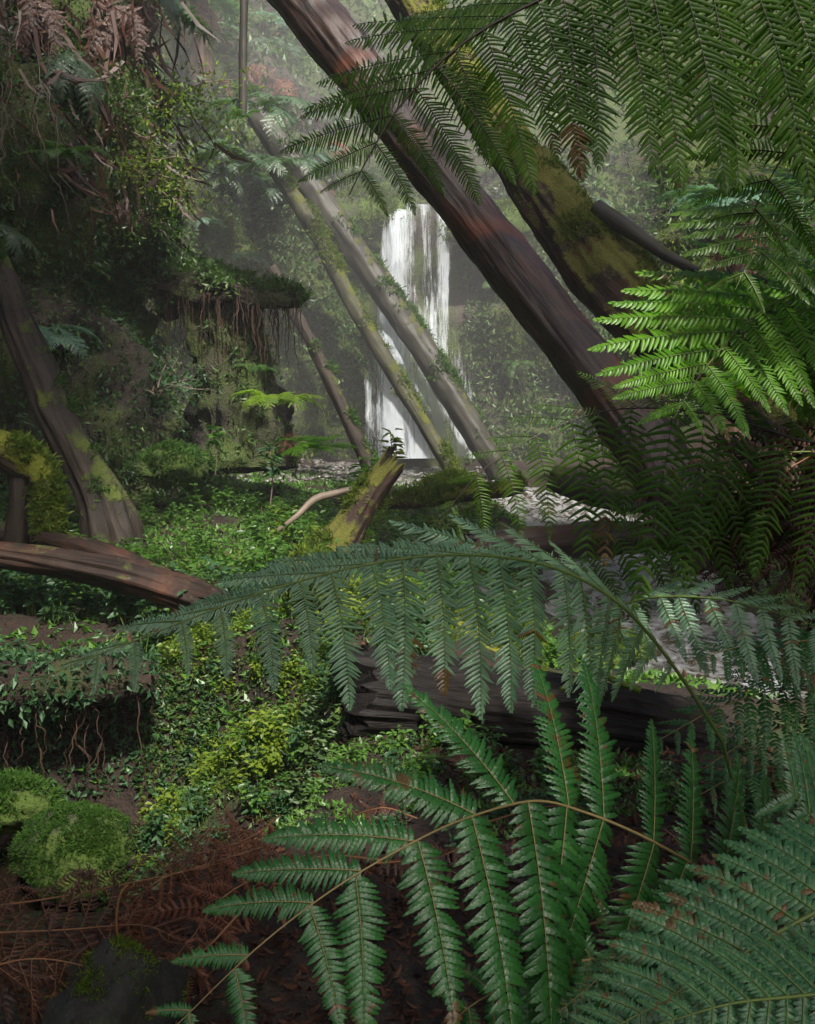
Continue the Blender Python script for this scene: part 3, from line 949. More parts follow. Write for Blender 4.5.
# broken log on the left
log('broken_log', [(-90, 548, 5.0, .05), (-20, 552, 5.0, .055), (60, 564, 4.95, .07), (130, 578, 4.9, .082), (195, 597, 4.8, .085), (212, 603, 4.75, .085)], M['log_rot'], 'splintered brown log sticking out over the herbs from the leaning stump', nseg=44, groove=.16, lump=.12, jag=(.1, .05), seed=14)
log('broken_log', [(50, 540, 5.5, .05), (95, 552, 5.4, .065), (150, 574, 5.3, .06), (205, 590, 5.25, .05)], M['log_rot'], 'thinner dark slab of rotten wood behind the splintered brown log', nseg=30, groove=.18, jag=(.1, .1), seed=15)
log('broken_log', [(-60, 520, 6.2, .06), (10, 535, 6.1, .07), (80, 545, 6.0, .05)], M['bark_dark'], 'low dark log lying at the foot of the mossy stump', nseg=24, seed=16)
# middle
log('stump', [(334, 552, 7.0, .15), (352, 525, 7.05, .115), (368, 498, 7.1, .10), (388, 470, 7.15, .085)], M['log_mossy'], 'short leaning broken stump with yellow moss standing among the herbs', 'stump', nseg=36, groove=.16, lump=.15, jag=(0, .12), seed=17, moss=(1800, .03, M['moss_leaf'], .4))
log('dead_branch', [(278, 530, 6.9, .022), (296, 517, 6.9, .025), (314, 500, 7.0, .026), (332, 494, 7.05, .022), (352, 489, 7.1, .016)], M['twig'], 'pale crooked dead branch lying beside the broken stump', 'branch', nseg=10, groove=.03, lump=.3)
log('mossy_log', [(296, 578, 4.6, .10), (350, 604, 4.5, .11), (410, 630, 4.4, .12), (470, 646, 4.3, .125), (530, 656, 4.3, .10)], M['log_moss'], 'log thick with yellow moss behind the charred log', nseg=32, lump=.2, seed=18, moss=(9000, .035, M['moss_leaf'], -.1))
log('mossy_log', [(372, 505, 9.6, .06), (425, 499, 9.6, .08), (478, 492, 9.7, .09), (520, 486, 9.9, .08)], M['log_moss'], 'low mossy log beyond the broken stump near the gravel', nseg=28, lump=.2, seed=19, moss=(5000, .04, M['moss_leaf'], -.1))
log('rotten_log', [(470, 548, 7.6, .12), (530, 543, 7.7, .14), (600, 538, 7.9, .13), (680, 536, 8.1, .12)], M['log_rot'], 'flat red brown log lying along the edge of the stream', nseg=36, groove=.14, seed=20, jag=(.08, .05))
log('rotten_log', [(552, 478, 10.5, .14), (600, 492, 10.3, .16), (650, 498, 10.2, .17), (700, 505, 10.0, .15)], M['bark_dark'], 'dark log lying across the stream below the trunks', nseg=30, seed=21)
log('charred_log', [(352, 697, 3.36, .165), (400, 702, 3.4, .17), (470, 712, 3.5, .175), (560, 722, 3.62, .175), (640, 734, 3.75, .165), (700, 744, 3.85, .15)], M['log_char'], 'blackened broken log end lying between the mossy bank and the large ferns', nseg=110, step=.02, groove=.09, lump=.11, jag=(.06, .05), seed=22, gfreq=12)

# overhanging ledge of soil and roots on the cliff corner
led = empty('overhanging_ledge', P(285, 285, 10.2), 'shaggy ledge of soil and roots jutting out from the cliff corner', 'ledge')
mb, pos, nor = log_mesh([(*P(a, b, y), r) for a, b, y, r in [(165, 288, 10.95, .24), (195, 285, 10.6, .2), (230, 289, 10.4, .17), (264, 297, 10.2, .14), (296, 300, 10.1, .09)]], [M['ground'], M['ground']], nseg=48, groove=.1, lump=.6, jag=(0, .12), seed=23)
child(mb, 'soil', M['ground'], led)
child(tufts(pos, nor, 5200, .06, None, -.2, up=.1, tm=T_LEAF2, wide=.5, hang=.3), 'foliage', M['cliff_leaf'], led, False)
mb = MB()
for k in range(150):
    i, j = rng.integers(0, 48), rng.integers(4, pos.shape[1])
    p = pos[i, j]
    n = 12
    l = rng.uniform(.15, .8)
    q = p[None] + np.stack([np.cumsum(.012 * rng.standard_normal(n)), np.cumsum(.012 * rng.standard_normal(n)), -np.linspace(0, l, n)], 1)
    tube(mb, q, np.linspace(.006, .002, n), 4)
child(mb, 'roots', M['root'], led)
# the dark undercut bank below it
bank = empty('root_mass', P(225, 460, 10.3), 'dark hanging root mass under the overhanging ledge', 'roots')
mb, pos2, nor2 = log_mesh([(*P(a, b, y), r) for a, b, y, r in [(215, 292, 10.75, .3), (235, 350, 10.7, .36), (240, 400, 10.6, .42), (245, 470, 10.5, .5)]], [M['cliff'], M['cliff']], nseg=48, groove=.2, lump=.3, seed=24)
child(mb, 'soil', M['cliff'], bank)
child(tufts(pos2, nor2, 2500, .06, None, 0, up=0), 'foliage', M['cliff_leaf'], bank, False)

# lip of turf and roots jutting over the dark hollow on the left
lip = empty('bank_edge', (-2.2, 4.1, .3), 'dark overhanging lip of turf and roots above the still water', 'bank')
mb, pos3, nor3 = log_mesh([(-5.2, 4.5, .42, .22), (-3.4, 4.3, .38, .2), (-2.4, 4.15, .36, .17), (-1.7, 4.1, .36, .14), (-1.1, 4.2, .36, .09)], [M['ground'], M['ground']], nseg=40, groove=.1, lump=.4, seed=51)
child(mb, 'soil', M['ground'], lip)
child(tufts(pos3, nor3, 6500, .034, None, -.5, up=-.3, tm=T_LEAF2, wide=.6, hang=.4), 'leaves', M['herb_dark'], lip, False)
mb = MB()
for k in range(150):
    i, j = rng.integers(0, 40), rng.integers(0, pos3.shape[1])
    p = pos3[i, j]
    n = 12
    q = p[None] + np.stack([np.cumsum(.012 * rng.standard_normal(n)), np.cumsum(.012 * rng.standard_normal(n)), -np.linspace(0, rng.uniform(.1, .55), n)], 1)
    tube(mb, q, np.linspace(.004, .0015, n), 4)
child(mb, 'roots', M['root'], lip)

# ------------------------------------------------------------------ rocks
def rock_mesh(r, seed, sq=0.7, nu=48, nv=30):
    u = np.linspace(0, 2 * np.pi, nu, endpoint=False)[:, None]
    v = np.linspace(0.02, np.pi - .02, nv)[None]
    d = np.stack([np.cos(u) * np.sin(v), np.sin(u) * np.sin(v), np.cos(v) * np.ones_like(u)], -1)
    p = d * r * (1 + .35 * fbm(d * 1.3 + seed, 3) + .06 * fbm(d * 6 + seed, 3))[..., None] * np.array([1, 1, sq])
    return p, d


def boulder(name, loc, r, mat, label, seed, sq=.7, stretch=(1, 1, 1), moss=None, rot=0, cat='rock'):
    p, d = rock_mesh(r, seed, sq)
    p = p * np.array(stretch)
    cr, sr = math.cos(rot), math.sin(rot)
    Rm = np.array([[cr, -sr, 0], [sr, cr, 0], [0, 0, 1]])
    p, d = p @ Rm.T, d @ Rm.T
    root = empty(name, loc, label, cat)
    mb = MB()
    mb.add(p, grid_quads(48, 30, True))
    o = mb.build('stone', mat, root)
    if moss:
        n, s, mm, th = moss
        t = tufts(p, d, n, s, None, th, up=.2, seed=seed, freq=3 / max(r, .1))
        t.build('moss', mm, root, False)
    return root


boulder('mossy_rock', P(78, 850, 3.5), .19, M['rock_moss'], 'rounded rock covered in bright green moss standing in the dark water', 3.3, .8, (1.2, .8, 1), (24000, .012, M['moss_green'], -.4), -.4)
boulder('mossy_rock', P(4, 806, 3.75), .15, M['rock_moss'], 'smaller mossy rock at the water edge below the hollow', 5.1, .7, (1.2, .9, 1), (7000, .022, M['moss_green'], -.2), .3)
boulder('mossy_rock', P(110, 1030, 1.42), .105, M['rock_grey'], 'grey angular rock with a mossy edge among the dead brown fronds', 8.7, 1.0, (1.0, .6, 1.15), (1800, .007, M['moss_leaf'], .4), .9)
boulder('mossy_rock', P(452, 486, 11.5), .22, M['rock_moss'], 'low mossy rock on the bank before the gravel', 9.9, .6, (1.6, 1, .9), (4500, .04, M['moss_leaf'], -.3), .2)
boulder('mossy_rock', P(610, 655, 5.0), .16, M['rock_moss'], 'round yellow mossed rock at the stream edge behind the arching frond', 4.4, .6, (1.3, 1, .8), (3000, .03, M['moss_leaf'], -.2), .2)
boulder('mossy_rock', P(175, 468, 9.6), .26, M['rock_moss'], 'mossy hummock at the cliff foot beside a dead reddish frond', 12.5, .75, (1.5, .9, .9), (5000, .045, M['moss_green'], -.3), .9)
boulder('mossy_rock', P(362, 222, 15.9), .62, M['rock_moss'], 'mossy bulge of rock beside the lip of the waterfall', 14.5, .7, (1.0, .6, 1), (9000, .06, M['moss_leaf'], -.4), 0)
boulder('mossy_rock', P(492, 232, 15.7), .6, M['rock_moss'], 'mossy shelf of rock between the fall and the trunks', 16.5, .6, (1.2, .6, 1), (7000, .06, M['moss_leaf'], -.2), 0)
# stones in the stream and the gravel bar
stones = []
for k in range(4):
    p, d = rock_mesh(1, 20 + 3 * k, .55, 20, 12)
    mb = MB()
    mb.add(p, grid_quads(20, 12, True))
    stones.append(mb.mesh('stone', M['rock_wet']))
for k in range(70):
    i = rng.integers(40, 190)
    x, y = sc_[i, 0] + rng.normal(0, .75), sc_[i, 1] + rng.normal(0, .2)
    o = link('stone', stones[k % 4])
    s = .03 + .1 * rng.random() ** 2.2
    o.location = (x, y, max(GZ(x, y), sc_[i, 2] - .03) + s * .1)
    o.rotation_euler = (0, 0, rng.uniform(0, 6))
    o.scale = (s * rng.uniform(.8, 1.5), s, s * rng.uniform(.7, 1))
    tag(o, 'wet grey stone lying in or beside the foaming stream', 'stone', 'stones along the stream')
mb = MB()
n = 2600
gxp, gyp = rng.normal(-.35, .75, n), rng.uniform(12.2, 15.2, n)
keep = (stream_d(gxp, gyp)[0] > .25)
gxp, gyp = gxp[keep], gyp[keep]
pb, _ = rock_mesh(1, 2, .6, 7, 5)
for x, y, z in zip(gxp, gyp, GZ(gxp, gyp)):
    s = .018 + .035 * rng.random() ** 2
    mb.add(pb * s * rng.uniform(.7, 1.3, 3) + (x, y, z + s * .2), grid_quads(7, 5, True), 0, rng.random())
tag(mb.build('gravel', M['rock_wet']), 'bar of grey gravel at the foot of the waterfall', 'gravel', kind='stuff')

# ------------------------------------------------------------------ ground plants
def herb_mesh(kind, h=.22, stems=7, leaf=.05, spread=.12):
    mb = MB()
    for k in range(stems):
        a = rng.uniform(0, 6.28)
        n = 7
        lean = rng.uniform(.2, 1) * spread / h
        t = np.linspace(0, 1, n)
        hh = h * rng.uniform(.6, 1.15)
        q = np.stack([np.cos(a) * lean * hh * t ** 1.4, np.sin(a) * lean * hh * t ** 1.4, hh * t], 1) + np.r_[rng.normal(0, spread * .35, 2), 0]
        tube(mb, q, np.linspace(.003, .0012, n), 4, 1)
        for j in range(2, n):
            for sd_ in (0, math.pi):
                b = a + j * 1.57 + sd_ + rng.normal(0, .3)
                A = unit(np.array([[math.cos(b), math.sin(b), rng.normal(.15, .25)]]))
                C = unit(np.cross(np.array([[0, 0, 1.]]) + .3 * rng.standard_normal((1, 3)), A))
                L = leaf * (.65 + .5 * rng.random())
                stamp(mb, T_LEAF, q[j:j + 1], A, C, np.cross(A, C), L, L * .62)
    return mb.mesh('herb', [M[kind], M['rachis']])


HERB = {k: [herb_mesh(k, h, s, l, sp) for h, s, l, sp in ((.2, 8, .05, .12), (.28, 7, .06, .14), (.15, 10, .04, .14))] for k in ('herb', 'herb_dark', 'herb_yellow')}


def scatter_herbs(kind, n, poly, label, group, name='leafy_herb', sc=(.7, 1.2)):
    """Plants on the ground, dropped inside a patch given by world corners x0, x1, y0, y1."""
    x0, x1, y0, y1 = poly
    xs, ys = rng.uniform(x0, x1, n * 8), rng.uniform(y0, y1, n * 8)
    ok = (fbm(np.stack([xs * 1.1, ys * 1.1, xs * 0 + 3.3], -1), 2) > -.25) & (stream_d(xs, ys)[0] > .75)
    xs, ys = np.r_[xs[ok], xs[~ok]][:n], np.r_[ys[ok], ys[~ok]][:n]
    zs = GZ(xs, ys)
    for k in range(n):
        x, y = xs[k], ys[k]
        o = link(name, HERB[kind][k % 3])
        o.location = (x, y, zs[k] - .01)
        o.rotation_euler = (rng.normal(0, .12), rng.normal(0, .12), rng.uniform(0, 6.28))
        o.scale = [rng.uniform(*sc)] * 3
        tag(o, label, 'herb', group)


scatter_herbs('herb', 175, (-2.6, .6, 5.3, 10.6), 'fresh green leafy herb on the open flat before the waterfall', 'fresh green herbs on the flat')
scatter_herbs('herb_yellow', 40, (-1.2, .9, 6.8, 11.5), 'pale yellow green herb around the broken stump', 'pale herbs around the stump', 'pale_herb')
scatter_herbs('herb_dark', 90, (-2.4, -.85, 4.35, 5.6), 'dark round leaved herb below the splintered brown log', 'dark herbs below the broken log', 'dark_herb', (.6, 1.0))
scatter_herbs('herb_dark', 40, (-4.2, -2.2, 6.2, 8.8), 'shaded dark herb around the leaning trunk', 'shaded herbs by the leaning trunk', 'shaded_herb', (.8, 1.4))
scatter_herbs('herb_yellow', 150, (-1.05, .0, 3.68, 4.6), 'small yellow green plant growing on the mossy bank', 'plants on the mossy bank', 'bank_herb', (.25, .6))
scatter_herbs('herb', 50, (-1.15, -.2, 3.6, 4.4), 'fresh green plant growing low on the mossy bank', 'green plants on the mossy bank', 'green_bank_herb', (.25, .5))
scatter_herbs('herb', 34, (-.4, .55, 2.75, 3.42), 'small green plant on the soil at the broken end of the charred log', 'plants at the end of the charred log', 'log_herb', (.25, .5))
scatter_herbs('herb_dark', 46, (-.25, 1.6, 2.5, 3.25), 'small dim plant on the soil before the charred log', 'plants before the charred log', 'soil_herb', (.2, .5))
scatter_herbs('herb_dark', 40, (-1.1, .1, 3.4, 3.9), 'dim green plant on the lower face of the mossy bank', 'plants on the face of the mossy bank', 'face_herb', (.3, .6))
scatter_herbs('herb', 40, (.0, 1.2, 4.2, 5.6), 'low green herb between the mossy log and the stream', 'herbs beside the stream', 'stream_herb', (.5, .9))

# ground cover: moss and tiny leaves over the open ground, leaf litter on the near bank
def cover(name, x0, x1, y0, y1, n, size, mat, label, cat, tm=T_LEAF2, wide=.6, up=.8, dens=0.0, avoid=True, freq=1.4):
    x, y = rng.uniform(x0, x1, n * 2), rng.uniform(y0, y1, n * 2)
    ok = fbm(np.stack([x, y, x * 0], -1) * freq, 3) > dens
    if avoid:
        ok &= stream_d(x, y)[0] > .8
    x, y = x[ok][:n], y[ok][:n]
    z = GZ(x, y)
    m = len(x)
    A = unit(rng.standard_normal((m, 3)) * np.array([1, 1, .35]) + np.array([0, 0, up * .4]))
    C = unit(np.cross(A + .001, np.array([0, 0, 1.]) + .4 * rng.standard_normal((m, 3))))
    L = size * (.5 + rng.random(m))
    mb = MB()
    stamp(mb, tm, np.stack([x, y, z + size * .25 * rng.random(m)], 1), A, C, np.cross(A, C), L, L * wide)
    return tag(mb.build(name, mat, None, False), label, cat, kind='stuff')


cover('ground_cover', -4.5, 3.2, 4.3, 13.5, 42000, .045, M['herb'], 'low green ground cover over the gully flat', 'ground cover', dens=-.6)
cover('moss_cover', -1.2, .6, 3.55, 5.2, 42000, .016, M['moss_leaf'], 'yellow green moss over the bank', 'moss', T_BLADE, .5, 1.2, dens=-.1, freq=2.5)
cover('leaf_litter', -.7, 2.4, 1.2, 3.6, 16000, .026, M['litter'], 'brown litter of leaves and dead fronds', 'leaf litter', T_LEAF, .5, .2, avoid=False, dens=-.5)
cover('fallen_leaves', -4.5, 3, 4.3, 12, 2500, .05, M['litter'], 'scattered brown fallen leaves on the flat', 'leaf litter', T_LEAF, .5, .2, dens=-.2)

# bank front: hanging leafy growth and roots on the steep face over the dark hollow
def face_cover(name, x0, x1, y0, y1, zmin, zmax, n, size, mat, label, hang=.5, parent=None):
    xs, ys = rng.uniform(x0, x1, n * 14), rng.uniform(y0, y1, n * 14)
    e = .03
    z = GZ(xs, ys)
    sx_, sy_ = (GZ(xs + e, ys) - z) / e, (GZ(xs, ys + e) - z) / e
    st_ = np.hypot(sx_, sy_)
    w = np.clip(st_ - .5, 0, 4) * ((z > zmin) & (z < zmax))
    idx = rng.choice(len(xs), n, p=w / w.sum())
    nor = unit(np.stack([-sx_[idx], -sy_[idx], np.ones(n)], 1))
    B = np.stack([xs[idx], ys[idx], z[idx]], 1)
    A = unit(nor * .9 + .7 * rng.standard_normal((n, 3)) + np.array([0, 0, -hang]))
    C = unit(np.cross(A, np.array([0, 0, 1.]) + .5 * rng.standard_normal((n, 3))))
    L = size * (.5 + rng.random(n))
    mb = MB()
    stamp(mb, T_LEAF2, B + nor * .02 * rng.random((n, 1)), A, C, np.cross(A, C), L, L * .55)
    return tag(mb.build(name, mat, None, False), label, 'foliage', kind='stuff')


face_cover('bank_foliage', -1.2, .4, 3.0, 4.6, -.1, .9, 7000, .026, M['cliff_leaf'], 'tangled leaves hanging down the face of the mossy bank')
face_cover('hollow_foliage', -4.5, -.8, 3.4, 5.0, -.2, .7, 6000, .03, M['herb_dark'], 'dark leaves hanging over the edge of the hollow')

# ------------------------------------------------------------------ growth on the cliff
def cliff_pick(n, mask):
    fl = mask.reshape(-1).astype(float)
    du = np.linalg.norm(np.gradient(CV, axis=0), axis=-1) * np.linalg.norm(np.gradient(CV, axis=1), axis=-1)
    w = fl * du.reshape(-1)
    idx = rng.choice(len(w), n, p=w / w.sum())
    return CV.reshape(-1, 3)[idx], CN.reshape(-1, 3)[idx]


CX_, CY_, CZ_ = CV[..., 0], CV[..., 1], CV[..., 2]
clump = fbm(CV * 1.1, 4)
clear = ~((np.abs(CX_ - .15) < .75) & (CY_ > 14.5) & (CZ_ < 4.5))


def cliff_cover(name, mask, n, size, mat, label, hang=.5, tm=T_LEAF2, wide=.55, lift=.08):
    B, nor = cliff_pick(n, mask)
    A = unit(nor * .8 + .8 * rng.standard_normal((n, 3)) + np.array([0, 0, -hang]))
    C = unit(np.cross(A, np.array([0, 0, 1.]) + .5 * rng.standard_normal((n, 3))))
    L = size * (.45 + rng.random(n) * 1.1)
    mb = MB()
    jit = size * .9
    stamp(mb, tm, B + nor * lift * rng.random((n, 1)) + jit * rng.standard_normal((n, 3)) * .6, A, C, np.cross(A, C), L, L * wide)
    return tag(mb.build(name, M[mat], None, False), label, 'foliage', kind='stuff')


left = (CX_ < -2.0) & (CY_ > 4) & (CY_ < 12.2) & (CZ_ > .2) & (CZ_ < 8)
back = (CY_ > 12.0) & clear & (CZ_ > .4)
right = (CX_ > 3.5) & (CY_ > 3) & (CY_ < 14)
cliff_cover('cliff_foliage', left * np.clip(clump + .1, 0, 1), 26000, .055, 'cliff_leaf', 'small leafy growth over the dark left cliff', .6)
cliff_cover('cliff_moss', left * np.clip(-clump + .2, 0, 1), 12000, .04, 'moss_green', 'moss over the dark left cliff', .4, T_BLADE, .4)
cliff_cover('cliff_creeper', left * (CZ_ < 6), 24000, .05, 'herb_dark', 'dark creeper leaves over the left cliff', .8)
cliff_cover('fall_foliage', back * (CZ_ < 5.6) * np.clip(clump + .35, 0, 1.2), 42000, .07, 'cliff_leaf', 'leafy growth over the rock beside the waterfall', .7)
cliff_cover('fall_moss', back * (CZ_ < 5.2) * np.clip(-clump + .3, 0, 1), 26000, .06, 'moss_leaf', 'hanging moss over the rock beside the waterfall', 1.0, T_BLADE, .35)
cliff_cover('slope_foliage', back * (CZ_ > 4.4) * (CY_ < 27) * np.clip(clump + .6, 0, 1.3), 52000, .12, 'cliff_leaf', 'mixed undergrowth over the misty slope above the waterfall', .4, lift=.5)
cliff_cover('slope_litter', back * (CZ_ > 4.8) * (CY_ < 26) * np.clip(-clump + .1, 0, 1.3), 14000, .12, 'litter', 'dead brown fronds and litter on the misty slope', .7, T_BLADE, .3, lift=.3)
cliff_cover('bank_cover', right * np.clip(clump + .4, 0, 1.2), 26000, .09, 'herb_dark', 'dark undergrowth over the right bank', .4, lift=.25)
cliff_cover('hanging_fibre', left * (CZ_ > 3.5) * np.clip(-clump + .3, 0, 1), 2500, .35, 'fern_dead_dark', 'dead hanging fibre over the upper left cliff', 2.2, T_BLADE, .05, lift=.15)
# ================================================================== large ferns near the camera
HM = (M['fern_hero'], M['rachis_tan'])
SM = (M['fern_silver'], M['rachis'])
CM = (M['fern_canopy'], M['rachis'])
BM = (M['fern_bright'], M['rachis'])
MM = (M['fern_mid'], M['rachis_dark'])
FM = (M['fern_canopy'], M['rachis_dark'])
DM = (M['fern_dead_dark'], M['rachis_dead'])

# the broad fern in front
fa = empty('fern', P(900, 1010, 1.45), 'broad dark green fern frond with long toothed leaflets spread in front of the charred log', 'fern')
hero_frond(fa, [(830, 960, 1.38, 100, 130, 0, 10), (760, 905, 1.34, 135, 165, 0, 10), (700, 868, 1.31, 150, 190, 2, 10), (640, 835, 1.27, 165, 212, 4, 8), (581, 811, 1.23, 165, 232, 6, 8), (533, 801, 1.19, 165, 238, 14, 10), (467, 818, 1.13, 170, 228, 42, 13),
                (412, 843, 1.08, 158, 195, 50, 15), (335, 888, 1.03, 130, 155, 50, 18), (258, 947, .98, 92, 112, 46, 22), (184, 1018, .94, 50, 60, 42, 28), (140, 1062, .92, 18, 20, 40, 30)],
           (-.05, -.80, .60), HM, npin=14, npl=30, tm=T_HERO, t0=.04, fold=.12, droop=(.25, .3), wfrac=.165, fill=.98, r0=.0032, tilt=.06, sbend=.2, jitter=.07)
hero_frond(fa, [(860, 1080, 1.25, 60, 60, 10, 10), (760, 1000, 1.22, 90, 90, 10, 10), (660, 960, 1.2, 100, 120, 14, 14), (560, 965, 1.2, 90, 120, 20, 20), (480, 1000, 1.2, 60, 80, 25, 25), (420, 1050, 1.2, 20, 30, 30, 30)],
           (0, -.8, .6), HM, npin=13, npl=18, tm=T_HERO, t0=.15, fold=.2, droop=(.3, .3), wfrac=.16, fill=.98, r0=.004)

# the fern at the lower right corner
fc = empty('fern', P(960, 940, 1.0), 'glossy blue green fern fanning in from the lower right corner', 'fern')
hero_frond(fc, [(960, 868, 1.02, 100, 60, 15, 10), (860, 893, 1.0, 120, 90, 20, 12), (790, 926, .98, 125, 100, 24, 14), (720, 968, .95, 110, 95, 28, 16), (650, 1008, .92, 70, 60, 32, 22), (590, 1040, .9, 25, 20, 36, 30)],
           (-.1, -.72, .68), SM, npin=19, npl=20, tm=T_HERO, t0=.08, fold=.2, droop=(.15, .5), wfrac=.16, fill=.98, r0=.004)
hero_frond(fc, [(960, 985, .9, 80, 70, 15, 10), (860, 990, .88, 90, 80, 18, 12), (800, 996, .86, 90, 80, 22, 14), (730, 1004, .84, 70, 60, 26, 18), (660, 1024, .82, 40, 30, 30, 25)],
           (-.1, -.72, .68), SM, npin=15, npl=18, tm=T_HERO, t0=.08, fold=.3, droop=(.2, .5), wfrac=.17, fill=.98, r0=.0035)
hero_frond(fc, [(970, 960, 1.12, 90, 60, 20, 10), (900, 905, 1.12, 120, 90, 28, 10), (850, 860, 1.12, 125, 90, 34, 10), (815, 820, 1.12, 100, 80, 38, 15), (790, 790, 1.12, 50, 50, 42, 30)],
           (-.2, -.6, .75), SM, npin=13, npl=18, tm=T_HERO, t0=.08, fold=.15, droop=(.3, .4), wfrac=.17, fill=.98, r0=.0035)
hero_frond(fc, [(800, 880, 1.2, 20, 18, 20, 20), (720, 900, 1.18, 26, 22, 20, 20), (680, 915, 1.15, 28, 24, 22, 22), (615, 965, 1.1, 24, 22, 25, 25), (545, 1024, 1.05, 8, 8, 30, 30)],
           (-.2, -.7, .7), HM, npin=34, npl=6, tm=T_MID, t0=.02, fold=.25, droop=(.2, .2), wfrac=.22, fill=.98, r0=.002)

# the arching frond across the middle
fb = empty('fern', P(790, 880, 1.85), 'long arching blue green frond reaching across the middle with drooping leaflets', 'fern')
hero_frond(fb, [(722, 740, 1.72, 5, 5, 0, 0), (690, 690, 1.68, 5, 5, 0, 0), (652, 638, 1.62, 40, 70, 0, 0), (612, 598, 1.56, 90, 120, 10, -22), (560, 570, 1.5, 120, 148, 30, -20), (500, 557, 1.44, 140, 150, 44, -8), (430, 556, 1.38, 145, 146, 50, 3), (360, 566, 1.32, 140, 128, 52, 5),
                (290, 584, 1.26, 120, 102, 52, 8), (221, 607, 1.2, 90, 76, 50, 10), (147, 636, 1.15, 66, 56, 48, 16), (74, 664, 1.1, 34, 28, 46, 28), (0, 698, 1.06, 10, 8, 40, 40)],
           (0, -.66, .75), (M['fern_pale_sheen'], M['rachis']), npin=21, npl=36, tm=T_MID, t0=.13, fold=.5, droop=(.1, .6), wfrac=.19, fill=.86, r0=.0035, sbend=.25, jitter=.08)

# the frond going right from behind it
fg = empty('fern', P(560, 745, 2.05), 'small dull green frond arching to the right over the stream', 'fern')
hero_frond(fg, [(600, 700, 2.1, 5, 5, 0, 0), (588, 650, 2.05, 20, 20, 0, 0), (606, 614, 2.0, 60, 60, 0, 0), (650, 598, 1.95, 70, 75, 25, 20), (710, 598, 1.9, 70, 85, 28, 22), (760, 608, 1.85, 60, 80, 30, 24), (815, 626, 1.8, 40, 55, 32, 26), (860, 650, 1.75, 12, 16, 35, 35)],
           (0, -.6, .8), (M['fern_pale_sheen'], M['rachis']), npin=11, npl=22, tm=T_MID, t0=.25, fold=.45, droop=(.15, .6), wfrac=.14, fill=.9, r0=.004, jitter=.09)

# dark fern on the right, edge on
fj = empty('fern', P(880, 800, 1.9), 'shadowed fern with low flat fronds at the right of the charred log', 'fern')
for a, b, c_ in (((900, 720), (800, 690), (650, 745)), ((900, 690), (800, 655), (690, 662)), ((900, 770), (820, 725), (700, 770)), ((900, 660), (820, 640), (730, 690)), ((900, 820), (800, 770), (690, 800))):
    m_ = ((b[0] + c_[0]) / 2, (b[1] + c_[1]) / 2 - 12)
    hero_frond(fj, [(*a, 1.95, 50, 50, 15, 15), (*b, 1.9, 60, 60, 20, 20), (*m_, 1.85, 50, 50, 25, 25), (*c_, 1.8, 10, 10, 35, 35)], (0, -.35, .93), HM, npin=16, npl=12, tm=T_MID, t0=.05, fold=.25, droop=(.2, .4), r0=.003, costa=False)

# tree fern overhead: its fronds hang into the top of the picture
fd = empty('tree_fern', (1.25, .75, GZ(1.25, .75)), 'tall tree fern whose fronds hang down across the top of the view', 'tree fern')
ftop = P(1250, -330, 1.0)
mb, pos, nor = log_mesh([(1.25, .75, .3, .16), (1.2, .8, 1.2, .13), (ftop[0], ftop[1], ftop[2] - .1, .12)], [M['root']], nseg=32, lump=.25, groove=.15, seed=31)
child(mb, 'trunk', M['root'], fd)
hero_frond(fd, [(1240, -330, 1.0, 10, 10, 0, 0), (1080, -240, .99, 150, 200, 0, 0), (930, -160, .98, 220, 300, 5, 0), (800, -95, .97, 230, 285, 10, 4), (690, -55, .96, 220, 255, 14, 6), (590, -22, .95, 205, 200, 20, 8), (500, 20, .94, 180, 165, 26, 10),
                (445, 58, .93, 160, 140, 32, 12), (397, 110, .92, 125, 100, 36, 16), (368, 158, .91, 70, 62, 38, 24), (349, 195, .9, 16, 16, 40, 40)],
           (.05, -.8, .6), FM, npin=31, npl=42, tm=T_COMB, t0=.1, fold=.3, droop=(.12, .35), wfrac=.16, fill=.9, r0=.004, costa_k=.14, sbend=.15, jitter=.08, pang=14)
hero_frond(fd, [(1240, -330, 1.0, 10, 10, 0, 0), (1120, -140, 1.1, 120, 150, 0, 0), (990, -20, 1.15, 170, 200, 5, 0), (890, 40, 1.2, 180, 190, 10, 4), (820, 105, 1.22, 150, 160, 16, 6), (775, 170, 1.24, 90, 100, 22, 10), (745, 230, 1.25, 30, 30, 30, 30)],
           (.1, -.75, .65), FM, npin=17, npl=26, tm=T_COMB, t0=.12, fold=.25, droop=(.2, .4), wfrac=.15, fill=.88, r0=.004, jitter=.08)
ms = fronds_of('canopyfern')
for k, (a, t_, s) in enumerate(((290, .05, 1.0), (330, .1, 1.0), (20, 0, 1.1), (60, .2, 1.0))):
    o = link('frond', ms[k % 4], fd)
    o.location = tuple(np.array(ftop) - np.array(fd.location))
    o.rotation_euler = (t_, 0, R(a - 90))
    o.scale = (s, s, s)

